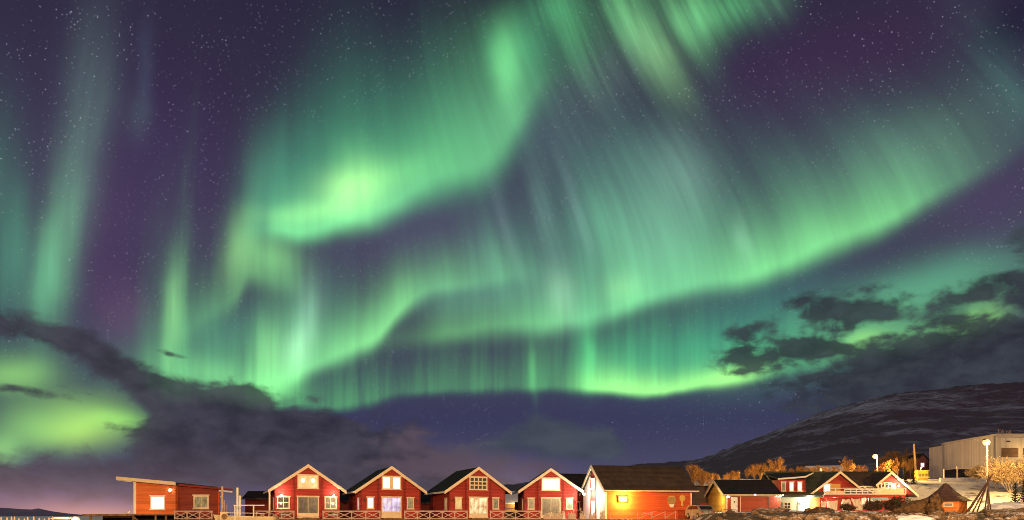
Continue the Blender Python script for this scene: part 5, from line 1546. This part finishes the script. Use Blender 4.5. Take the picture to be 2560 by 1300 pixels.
def tree_at(pair, name, label, cat, px, py, D, rz, group=None, sx=1.0):
    x = (px - 1280) / F * D
    s_ = (W(px, py, D).z - ground_z(x, D)) / TREE_H[pair[1].name]
    t_ = place_tree(pair, name, label, cat, x, D, s_, rz, group)
    t_.scale = (s_ * sx, s_ * sx, s_)
tree_at(frost[0], 'frosted_tree', 'largest frosted tree at the right edge', 'tree', 2525, 1136, 84, 0.3, 'frosted trees', 1.15)
tree_at(frost[1], 'frosted_tree', 'frosted tree cut by the right edge', 'tree', 2566, 1142, 86, 1.9, 'frosted trees', 1.1)
tree_at(frost[1], 'frosted_tree', 'frosted tree just right of the lamp post', 'tree', 2490, 1150, 88, 4.0, 'frosted trees', 1.0)
tree_at(frost[0], 'frosted_bush', 'round frosted bush left of the lamp post', 'bush', 2444, 1158, 100, 2.2, None, .8)
tree_at(spruce[1], 'spruce_tree', 'dark snowy spruce before the frosted trees', 'tree', 2538, 1206, 70, .9)
tree_at(spruce[0], 'spruce_tree', 'low dark spruce at the right edge', 'tree', 2560, 1200, 71, 2.6)
# low dark bushes in the shore rubble
bushm = [make_tree('bush', *tree_mesh(s, 2.6, .95, 3, .012, leaves=5, leaf=.09, forks=(3, 5), up=.35), BARK, mat('brown_scrub', (.045, .028, .018), (.13, .075, .04))) for s in (51, 52)]
for i, (px, py, D, s, lab) in enumerate(((2178, 1262, 70, .75, 'dark scrub bush before the shop window'), (2232, 1262, 70, .85, 'dark scrub bush right of the shop window'), (2122, 1272, 68, .5, 'low dark bush under the oval net'), (2248, 1256, 72, .6, 'dark bush at the foot of the right gable'), (2350, 1246, 66, .7, 'dark bush behind the brown mound'))):
    x = (px - 1280) / F * D
    place_tree(bushm[i % 2], 'scrub_bush', lab, 'bush', x, D, s, i * 1.3, 'dark scrub along the shore')

# ------------------------------------------------------------------ snow covered garden things before the fourth cabin
def planter(label, px, w, h, m, D=71.2):
    x = (px - 1280) / F * D
    t_ = thing('flower_box', label, 'flower box', (x, D, 0), 0, 'flower boxes before the fourth cabin')
    MB().box(-w / 2, w / 2, -.2, .2, 0, .34).build('box', PALEWOOD, t_)
    r_ = random.Random(int(px))
    c_ = MB()
    for k in range(70):
        p_ = Vector((r_.uniform(-w / 2, w / 2), r_.uniform(-.2, .2), .34 + abs(r_.gauss(0, .25)) * h))
        a = Vector((r_.uniform(-1, 1), r_.uniform(-1, 1), r_.uniform(-1, 1))) * .09
        b = Vector((r_.uniform(-1, 1), r_.uniform(-1, 1), r_.uniform(-1, 1))) * .08
        c_.add([p_ - a, p_ + b, p_ + a, p_ - b], [(0, 1, 2, 3)])
        c_.tube((p_.x * .9, p_.y, .3), p_, .012, .008, 3, cap=False)
    c_.build('snowy_plant', m, t_, fix=False)
SNOWPLANT = mat('snowy_leaves', (.60, .50, .36), (.82, .74, .60))
for px, w, h, lab in ((1368, .8, .9, 'flower box with snowy leaves left of the fourth cabin door'), (1386, .7, .8, 'flower box with snowy leaves at the middle of the fourth cabin door'), (1401, .6, .9, 'flower box with snowy leaves right of the fourth cabin door'),
                      (1430, .8, .8, 'flower box with pale leaves at the right window of the fourth cabin'), (1456, .6, 1.0, 'flower box with snowy leaves at the barn corner'), (1481, .6, .8, 'flower box with pale leaves before the barn gable door'), (1507, .5, 1.1, 'flower box with snowy leaves at the barn corner board')):
    planter(lab, px, w, h, SNOWPLANT)
o = MB().tube((0, 0, 0), (0, 0, .9), .20, .03, 10).tube((0, 0, .9), (0, 0, 1.3), .03, .01, 6).build('snowy_cone', WHITE, None)
o.location = ((1410 - 1280) / F * 71, 71, 0); tag(o, 'slim white cone shaped bush cover beside the fourth cabin door', 'bush cover')
for px, lab in ((1490, 'low bench with snow before the barn gable, left one'), (1497, 'low bench with snow before the barn gable, right one')):
    pass
# bench before the first cabin windows, snow on it
for px, lab in ((713, 'snow covered bench under the left window of the first cabin'), (833, 'snow covered bench under the right window of the first cabin')):
    t_ = thing('snowy_bench', lab, 'bench', ((px - 1280) / F * 72, 72.0, 0), 0, 'snow covered benches at the first cabin')
    MB().box(-.6, .6, -.2, .2, .38, .44).build('seat', TIMBER, t_)
    MB().box(-.6, .6, .2, .25, .5, .8).build('backrest', TIMBER, t_)
    for s in (-1, 1):
        MB().box(s * .5 - .04, s * .5 + .04, -.18, .24, 0, .38).build('leg', TIMBER, t_)
    MB().ball((0, 0, .44), .58, .2, .14).build('snow_cap', SNOW, t_, smooth=True)
# curly driftwood railing before the cottage
t = thing('driftwood_rail', 'twisted dark driftwood rail before the cottage door', 'railing', ((1770 - 1280) / F * 66, 66, .35))
r_ = random.Random(5)
for k in range(11):
    x = k * .27
    MB().tube((x, 0, 0), (x + r_.uniform(-.2, .2), 0, r_.uniform(.35, .75)), .03, .02, 6).tube((x, .02, r_.uniform(.1, .5)), (x + .3, .02, r_.uniform(.2, .7)), .028, .02, 6).build('branch', POLE, t)
MB().tube((1.5, -.05, .62), (2.1, -.05, .7), .03, .03, 6).tube((2.1, -.05, .7), (2.9, -.05, .55), .03, .02, 6).build('top_branch', POLE, t)
for px, lab, s in ((1822, 'left pale snowball stone at the cottage door', .2), (1830, 'middle pale snowball stone at the cottage door', .24), (1839, 'right pale snowball stone at the cottage door', .2)):
    o = MB().ball((0, 0, 0), s, s, s * .8).build('snowy_stone', SNOW, None, smooth=True)
    o.location = ((px - 1280) / F * 68, 68, .60 + s * .5); tag(o, lab, 'stone')
